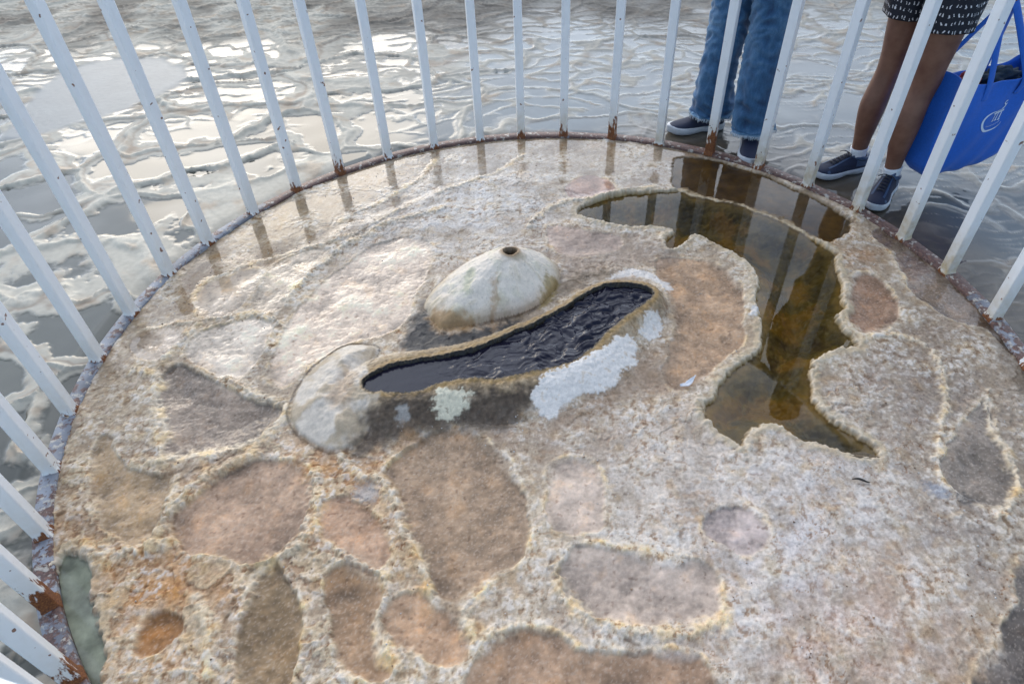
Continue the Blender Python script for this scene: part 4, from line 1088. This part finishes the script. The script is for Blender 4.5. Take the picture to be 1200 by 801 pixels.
# ---- person in patterned shorts
w_toes = [(1.386, 2.624), (1.512, 2.345)]; w_ank = [(1.585, 2.680), (1.652, 2.495)]
HAND = v3(1.80, 2.44, .76)
wm = (v3(*w_ank[0], 0) + v3(*w_ank[1], 0)) / 2; wsd = v3(*w_ank[1], 0) - v3(*w_ank[0], 0); wsd /= np.linalg.norm(wsd); wfd = np.cross(v3(0, 0, 1), wsd)
hr = HAND + v3(0, 0, .07) - wm
woman, wf, wsv, wh, wmid, wlegs = person('person in dark printed shorts and navy lace-up trainers holding a blue bag', w_ank, w_toes, 1.60, True, (.19, .092, .060), (.30, .10, .12), (.010, .007, .006),
    [((-.25, .02, 1.05), (-.24, .12, .84), (.0, .0, -.05)), ((.24, -.06, 1.04), (hr.dot(wsd), hr.dot(wfd), hr[2]), (0, 0, -.06))], LEG_W)
def mat_print():
    m, nt, out = new_mat('dark_print_cloth'); g = NT(nt)
    bs = g.n('ShaderNodeBsdfPrincipled'); g.l(bs.outputs[0], out.inputs[0]); bs.inputs['Roughness'].default_value = .8
    u = g.n('ShaderNodeAttribute', attribute_name='pu').outputs['Fac']; v = g.n('ShaderNodeAttribute', attribute_name='pv').outputs['Fac']
    cb = g.n('ShaderNodeCombineXYZ'); g.l(u, cb.inputs[0]); g.l(v, cb.inputs[1])
    wn = g.noise(30, 2, .5, cb.outputs[0]); sp = g.n('ShaderNodeSeparateColor'); g.l(wn.outputs['Color'], sp.inputs[0])
    u = g.math('ADD', u, g.math('MULTIPLY', g.math('SUBTRACT', sp.outputs[0], .5), .030)); v = g.math('ADD', v, g.math('MULTIPLY', g.math('SUBTRACT', sp.outputs[1], .5), .030))
    vr = g.math('DIVIDE', v, .028); row = g.math('FLOOR', vr); fv = g.math('FRACT', vr)
    uu = g.math('ADD', g.math('DIVIDE', u, .030), g.math('MULTIPLY', row, .5)); fu = g.math('FRACT', uu)
    wid = g.math('ADD', .07, g.math('MULTIPLY', g.math('SUBTRACT', .8, fv), .22))
    d = g.math('ABSOLUTE', g.math('SUBTRACT', g.math('ABSOLUTE', g.math('SUBTRACT', fu, .5)), .21))
    inside = g.math('LESS_THAN', d, g.math('MULTIPLY', wid, .42)); band = g.math('MULTIPLY', g.math('GREATER_THAN', fv, .18), g.math('LESS_THAN', fv, .56))
    n2 = g.noise(160, 2, .5, cb.outputs[0]); brk = g.math('GREATER_THAN', n2.outputs[0], .40)
    k = g.math('MULTIPLY', g.math('MULTIPLY', inside, band), brk)
    g.l(g.mix(k, (.007, .009, .018), (.66, .66, .70)), bs.inputs['Base Color']); return m
def shorts():
    bm = bmesh.new(); up = v3(0, 0, 1); PU, PV = [], []
    for li, (P0, R0) in enumerate(wlegs):
        P0 = np.array(P0); R0 = np.array(R0); zz = P0[:, 2]; zs = np.linspace(.655, .86, 30)
        path = [v3(np.interp(z, zz, P0[:, 0]), np.interp(z, zz, P0[:, 1]), z) for z in zs]
        rad = [(np.interp(z, zz, R0[:, 0]) + .024 - .05 * (z - .655), np.interp(z, zz, R0[:, 1]) + .024 - .05 * (z - .655)) for z in zs]
        st = []; rings = loft(bm, path, rad, wsv, 64, caps=False, store=st, disp=lambda t, c, i: 1 + .04 * math.sin(4 * t + li) * math.exp(-c / .08) + .02 * math.sin(7 * t + c * 30))
        PU += [t * .1 + li for t, c in st]; PV += [c for t, c in st]
        inner = [bm.verts.new(np.array(v.co) + (path[0] - np.array(v.co)) * .06 + up * .012) for v in rings[0]]
        for k in range(64): j = (k + 1) % 64; bm.faces.new((rings[0][k], inner[k], inner[j], rings[0][j]))
        PU += [t * .1 + li for t, c in st[:64]]; PV += [0.] * 64
    P, R2 = resample([wmid + up * z for z in (.77, .82, .88, .95, .99)], [(.15, .11), (.182, .125), (.185, .128), (.165, .115), (.155, .108)], 20)
    st = []; loft(bm, P, R2, wsv, 64, store=st); PU += [t * .17 + 5 for t, c in st]; PV += [c + .1 for t, c in st]
    me = finish(bm, 'shorts'); set_attrs(me, None, pu=np.array(PU), pv=np.array(PV)); link('shorts', me, mat_print(), woman)
shorts()
for i in (0, 1):
    shoe(woman, w_toes[i], w_ank[i], .262, 1 if i == 0 else -1, 'lace')
    P0, R0 = np.array(wlegs[i][0]), np.array(wlegs[i][1]); bm = bmesh.new(); zs = np.linspace(.06, .098, 6)
    loft(bm, [v3(np.interp(z, P0[:, 2], P0[:, 0]), np.interp(z, P0[:, 2], P0[:, 1]), z) for z in zs], [(np.interp(z, P0[:, 2], R0[:, 0]) + .0035, np.interp(z, P0[:, 2], R0[:, 1]) + .0035) for z in zs], wsv, 24)
    link('sock', finish(bm, 'sock'), M_SOCK, woman)

# ---- blue tote bag
def tote():
    FL, FR = v3(1.71, 2.40, 0), v3(2.13, 2.53, 0); u = FR - FL; W = np.linalg.norm(u); u /= W; nb = v3(-u[1], u[0], 0); up = v3(0, 0, 1)
    D, Z0, HT = .115, .085, .40
    root = tag(empty('tote_bag', tuple((FL + FR) / 2 + nb * D / 2 + up * Z0)), 'bright blue cloth tote bag with a white crescent emblem hanging beside bare legs', 'bag')
    O = np.array(root.location)
    def pt(a, b, z):                     # a along width 0..1, b depth 0..1, z 0..1
        fl = 1 + .06 * (z - .5); ctr = FL + u * W / 2 + nb * D / 2
        bul = .020 * math.sin(math.pi * a) * math.sin(math.pi * min(1, z * 1.1)) * (1 - 2 * b)
        rnd = max(0, .16 - z) / .16
        inset = .035 * rnd ** 2
        aa = (a - .5) * (W - 2 * inset) * fl; bb = (b - .5) * (D - 1.2 * inset) * (1 + .25 * (z - .4)) - bul
        wob = .006 * math.sin(a * 9 + z * 4 + b * 3) * z + .004 * math.sin(a * 21 - z * 9)
        sag = -.018 * math.sin(math.pi * a) * (1 - z) ** 4 + (-.028 * math.sin(math.pi * a) + .012 * (a < .08)) * z ** 6
        return ctr + u * aa + nb * (bb + wob * (1 if b < .5 else -1)) + up * (Z0 + HT * z + sag) - O
    bm = bmesh.new(); na, nb_, nz = 36, 10, 30
    per = [(a, 0) for a in np.linspace(0, 1, na)[:-1]] + [(1, b) for b in np.linspace(0, 1, nb_)[:-1]] + [(a, 1) for a in np.linspace(1, 0, na)[:-1]] + [(0, b) for b in np.linspace(1, 0, nb_)[:-1]]
    def fold(a, b, z):
        if a == 0 or a == 1:
            k = .030 * math.sin(math.pi * b) * z * (1 if a == 0 else -1); return u * k
        return v3(0, 0, 0)
    rings = [[bm.verts.new(pt(a, b, z) + fold(a, b, z)) for a, b in per] for z in np.linspace(0, 1, nz)]
    m = len(per)
    for A, B in zip(rings[:-1], rings[1:]):
        for k in range(m): j = (k + 1) % m; bm.faces.new((A[k], A[j], B[j], B[k]))
    bm.faces.new(rings[0][::-1])
    # inside face
    ctr = lambda z: (FL + FR) / 2 + nb * D / 2 + up * (Z0 + HT * z) - O
    ins = []
    for z in np.linspace(1, .5, 8):
        ins.append([bm.verts.new((pt(a, b, z) + fold(a, b, z)) + (lambda d: d / (np.linalg.norm(d) + 1e-6))(v3(*(ctr(z) - pt(a, b, z))[:2], 0)) * .003) for a, b in per])
    for A, B in zip([rings[-1]] + ins[:-1], ins):
        for k in range(m): j = (k + 1) % m; bm.faces.new((A[k], A[j], B[j], B[k]))
    bm.faces.new(ins[-1])
    M_BLUE = mat_simple('blue_bag_cloth', (.005, .105, .50), .75, 130, .14, .25, .0015, sheen=.1)
    link('bag_body', finish(bm, 'bag_body'), M_BLUE, root)
    # handles
    hx = HAND - O
    for nm, b, a0, a1, dz in (('front', 0, .34, .70, 0), ('back', 1, .06, .62, .012)):
        bm = bmesh.new(); out = -nb if b == 0 else nb
        p0, p1 = pt(a0, b, .80) + out * .003, pt(a1, b, .80) + out * .003; q0, q1 = pt(a0, b, 1.) + out * .003, pt(a1, b, 1.) + out * .003
        top = hx + up * dz
        P, R2 = resample([p0, q0, q0 * .55 + top * .45 - u * .012, top - u * .02 + up * -.01, top + up * .006, top + u * .02 - up * .01, q1 * .55 + top * .45 + u * .012, q1, p1], [(.015, .0016)] * 9, 60)
        def sd(i, P=P):
            d = P[min(i + 1, 59)] - P[max(i - 1, 0)]; return np.cross(d / (np.linalg.norm(d) + 1e-9), nb)
        loft(bm, P, R2, sd, 8, power=4); link('handle', finish(bm, 'handle'), M_BLUE, root)
    # printed emblem on the front: crescent swoosh, little arcade with a curl on top, line of tiny lettering
    bm = bmesh.new(); eu, ez = .565, .56
    def P2(x, y):
        x, y = x * 1.2, y * 1.2; return pt(eu + x / W, 0, ez + y / HT) - nb * .0016
    def ribbon(pts, wid):
        rows = []
        for i, (x, y) in enumerate(pts):
            a = pts[max(i - 1, 0)]; c = pts[min(i + 1, len(pts) - 1)]; dx, dy = c[0] - a[0], c[1] - a[1]; L = math.hypot(dx, dy) + 1e-9
            w = wid[i] if hasattr(wid, '__len__') else wid
            rows.append((bm.verts.new(P2(x - dy / L * w, y + dx / L * w)), bm.verts.new(P2(x + dy / L * w, y - dx / L * w))))
        for A, B in zip(rows[:-1], rows[1:]): bm.faces.new((A[0], A[1], B[1], B[0]))
    ts = np.linspace(math.radians(70), math.radians(350), 40)
    ribbon([(.046 * math.cos(t) - .006, .034 * math.sin(t) - .006 - .004 * math.cos(t)) for t in ts], [.0004 + .0036 * math.sin(math.pi * i / 39) ** 1.2 for i in range(40)])
    for x in (-.004, .010, .024):
        ribbon([(x, -.006), (x + .002, .020)], .0022); ribbon([(x - .005, -.007), (x + .005, -.006)], .0016)
    ribbon([(-.012, .021), (.033, .025)], .0026); ribbon([(-.008, .0265), (.030, .031)], .0012)
    ribbon([(.022, .030), (.030, .036), (.032, .043), (.026, .047), (.023, .052), (.027, .057), (.032, .058)], .0022)
    ribbon([(.028, .044), (.036, .047)], .0016)
    for k in range(11):
        t = math.radians(228 + k * 9.5); x, y = .040 * math.cos(t) - .002, .026 * math.sin(t) + .001
        ribbon([(x - .0014, y), (x + .0012, y + .0028)], .0009)
    link('emblem', finish(bm, 'emblem'), mat_simple('white_print', (.62, .68, .80), .6, 80, .08, 0), root, smooth=False)
    # crumpled cloths inside
    for nm, a, col, lab in (('red_cloth', .24, (.20, .016, .022), 'crumpled red cloth in the open top of the blue bag'), ('dark_cloth', .62, (.012, .026, .040), 'crumpled dark teal cloth in the open top of the blue bag')):
        bm = bmesh.new(); vs = ball(bm, (0, 0, 0), 1., 40); c = pt(a, .5, .93 if nm == 'red_cloth' else .90) + O; ww = .055 if nm == 'red_cloth' else .12
        for v in vs:
            p = v.co; r = 1 + .20 * math.sin(7 * p.x + 3 * p.y) + .16 * math.sin(9 * p.z - 5 * p.x) + .10 * math.sin(17 * p.y + 11 * p.x)
            q = u * p.x * r * ww + nb * p.y * r * .029 + up * p.z * r * .036
            v.co = Vector(q)
        o = link(nm, finish(bm, nm), mat_simple(nm, col, .85, 90, .5, .4)); o.location = Vector(c); tag(o, lab, 'cloth')
tote()

# ================================================================== SMALL LOOSE THINGS
def ground_z(x, y):
    i = int(round((x - gx[0]) / GS)); j = int(round((y - gy[0]) / GS)); return float(max(H[j * nx + i], -.02))
p = at(808, 454); z = ground_z(*p); bm = bmesh.new(); rows = []
for q in np.linspace(0, 1, 14):                                          # curled pale feather
    x = -.030 + .055 * q - .0; y = .002 + .035 * q ** 2.2 * (1 if q > .4 else .3); w = .007 * math.sin(math.pi * min(1, q * 1.02 + .06)) + .001
    rows.append([bm.verts.new((x + e * w * -.5, y + e * w, .004 + .006 * q + .003 * abs(e) + .002 * math.sin(9 * q + e))) for e in (-1, -.5, 0, .5, 1)])
for A, B in zip(rows[:-1], rows[1:]):
    for k in range(4): bm.faces.new((A[k], B[k], B[k + 1], A[k + 1]))
o = link('feather', finish(bm, 'feather'), mat_simple('pale_feather', (.62, .62, .64), .8, 90, .15)); o.location = (p[0], p[1], z + .002)
sm = o.modifiers.new('t', 'SOLIDIFY'); sm.thickness = .0015
tag(o, 'small curled white feather lying near the edge of the brown pool', 'feather')
def leaf(name, px, py, L, W, rz, col, lab, cat):
    p = at(px, py); z = ground_z(*p); bm = bmesh.new(); rows = []
    for q in np.linspace(0, 1, 12):
        w = W * math.sin(math.pi * min(1, q * .94 + .03)) ** .7
        rows.append([bm.verts.new(((q - .5) * L, e * w, .003 + .004 * math.sin(q * 5) + .004 * e * e + .001)) for e in (-1, -.5, 0, .5, 1)])
    for A, B in zip(rows[:-1], rows[1:]):
        for k in range(4): bm.faces.new((A[k], B[k], B[k + 1], A[k + 1]))
    o = link(name, finish(bm, name), mat_simple(name, col, .7, 120, .4)); o.location = (p[0], p[1], z + .002); o.rotation_euler[2] = rz
    sm = o.modifiers.new('t', 'SOLIDIFY'); sm.thickness = .0012; tag(o, lab, cat)
leaf('dry_leaf', 1013, 535, .085, .010, -.15, (.16, .11, .06), 'thin brown dry leaf beside the narrow tip of the brown pool', 'leaf')
leaf('twig', 1008, 565, .046, .0040, -.25, (.045, .036, .028), 'short dark twig on grey crust below the dry leaf', 'twig')

def grit():
    """loose crumbs of crust"""
    n = 9000; a = rng.random(n) * 2 * np.pi; r = np.sqrt(rng.random(n)) * (RING - .04); x = CX + r * np.cos(a); y = CY + r * np.sin(a)
    i = np.round((x - gx[0]) / GS).astype(int); j = np.round((y - gy[0]) / GS).astype(int); k = j * nx + i
    dens = MK['crust'][k] * np.clip(.35 + fbm(x.astype(F32), y.astype(F32), 5., 3, 401.), .02, 1)
    ok = (rng.random(n) < dens) & (MK['db'][k] > .1) & (MK['tt'][k] > 1.08) & (MK['dmn'][k] > .02) & (np.minimum.reduce([d[k] for d in MK['pools'].values()]) > .02)
    x, y, k = x[ok], y[ok], k[ok]; z = H[k]; n = len(x); s = .0011 + .0030 * rng.random(n) ** 3
    B = np.array([(1, 0, 0), (-.5, .87, 0), (-.5, -.87, 0), (.1, 0, .9), (0, .1, -.5)]); Fi = np.array([(0, 1, 3), (1, 2, 3), (2, 0, 3), (1, 0, 4), (2, 1, 4), (0, 2, 4)])
    V = np.empty((n, 5, 3)); ro = rng.random(n) * 6.28; J = 1 + .5 * (rng.random((n, 5, 3)) - .5)
    b = B[None] * J; V[..., 0] = (b[..., 0] * np.cos(ro)[:, None] - b[..., 1] * np.sin(ro)[:, None]) * s[:, None] + x[:, None]
    V[..., 1] = (b[..., 0] * np.sin(ro)[:, None] + b[..., 1] * np.cos(ro)[:, None]) * s[:, None] + y[:, None]; V[..., 2] = b[..., 2] * s[:, None] * .7 + z[:, None] + s[:, None] * .25
    Fq = (np.arange(n)[:, None, None] * 5 + Fi[None]).reshape(-1, 3); me = np_mesh('mineral_grit', V.reshape(-1, 3), Fq)
    c = np.repeat(np.array([lin(196, 186, 174), lin(170, 140, 112), lin(210, 206, 202), lin(120, 96, 78)])[rng.integers(0, 4, n)] * .9, 5, 0)
    set_attrs(me, c, rough=np.full(n * 5, .7), bump=np.full(n * 5, .2)); tag(link('mineral_grit', me, M_MIN, smooth=False), kind='stuff')
grit()

#@@LIGHT
# ================================================================== LIGHT, SKY, CAMERA
CLOUD_L = 11.0
SUN_EL, SUN_AZ = 17., -20.          # azimuth from +y, positive to the right
w = bpy.data.worlds.new('World'); SC.world = w; w.use_nodes = True
nt = w.node_tree; nt.nodes.clear(); g = NT(nt)
out = nt.nodes.new('ShaderNodeOutputWorld'); bg = nt.nodes.new('ShaderNodeBackground')
sk = nt.nodes.new('ShaderNodeTexSky'); sk.sky_type = 'NISHITA'; sk.sun_disc = False
sk.sun_elevation = math.radians(SUN_EL); sk.sun_rotation = math.radians(SUN_AZ); sk.air_density = 1.; sk.dust_density = .8; sk.ozone_density = 3.
tc = g.n('ShaderNodeTexCoord').outputs['Generated']
mp = g.n('ShaderNodeMapping'); mp.inputs['Scale'].default_value = (1, 1, 2.6); g.l(tc, mp.inputs['Vector'])
cl = g.noise(2.2, 7, .6, mp.outputs[0], .35)
cm0 = g.ramp(cl.outputs[0], [(.34, .25), (.60, .95)]).outputs[0]
el, az = math.radians(SUN_EL), math.radians(SUN_AZ)
sd = Vector((math.sin(az) * math.cos(el), math.cos(az) * math.cos(el), math.sin(el)))
nrm = g.n('ShaderNodeVectorMath', operation='DOT_PRODUCT'); g.l(tc, nrm.inputs[0]); nrm.inputs[1].default_value = sd
dt = g.math('MAXIMUM', nrm.outputs['Value'], 0.)
glow = g.math('ADD', .55, g.math('MULTIPLY', dt, .75))       # clouds are brighter towards the sun
sep = g.n('ShaderNodeSeparateXYZ'); g.l(tc, sep.inputs[0])
front = g.ramp(g.math('ADD', g.math('MULTIPLY', sep.outputs[1], .5), .5), [(.35, .12), (.75, 1)]).outputs[0]     # the cloud bank stands on the far side
cm = g.math('MULTIPLY', cm0, front)
thick = g.ramp(g.noise(5.5, 6, .62, mp.outputs[0]).outputs[0], [(.35, .62), (.65, 1.12)]).outputs[0]
cb = g.n('ShaderNodeCombineColor'); cv = g.math('MULTIPLY', g.math('MULTIPLY', glow, thick), CLOUD_L)
for k_, f_ in enumerate((.91, .98, 1.09)): g.l(g.math('MULTIPLY', cv, f_), cb.inputs[k_])
g.l(g.mix(cm, sk.outputs[0], cb.outputs[0]), bg.inputs[0]); bg.inputs[1].default_value = .12
g.l(bg.outputs[0], out.inputs[0])
sl = bpy.data.lights.new('sun', 'SUN'); sl.energy = .34; sl.angle = math.radians(30); sl.color = (1, .84, .62)
so = bpy.data.objects.new('sun', sl); COL.objects.link(so)
el, az = math.radians(SUN_EL), math.radians(SUN_AZ)
sd = Vector((math.sin(az) * math.cos(el), math.cos(az) * math.cos(el), math.sin(el)))
so.rotation_euler = sd.to_track_quat('Z', 'Y').to_euler()
so.location = sd * 20

cam = bpy.data.cameras.new('camera'); co = bpy.data.objects.new('camera', cam); COL.objects.link(co)
cam.sensor_width = 36.; cam.lens = FPX / 1200 * 36.; cam.clip_start = .02; cam.clip_end = 3000
Mx = Matrix([[CRT[0], CUP[0], -CFW[0], 0], [CRT[1], CUP[1], -CFW[1], 0], [CRT[2], CUP[2], -CFW[2], CAM_H], [0, 0, 0, 1]])
co.matrix_world = Mx
cam.dof.use_dof = True; cam.dof.focus_distance = 2.0; cam.dof.aperture_fstop = 10
SC.camera = co
vs = SC.view_settings; vs.view_transform = 'Standard'; vs.look = 'None'; vs.gamma = 1; vs.use_curve_mapping = False
vs.exposure = 1.22
SC.cycles.max_bounces = 8; SC.cycles.transparent_max_bounces = 8
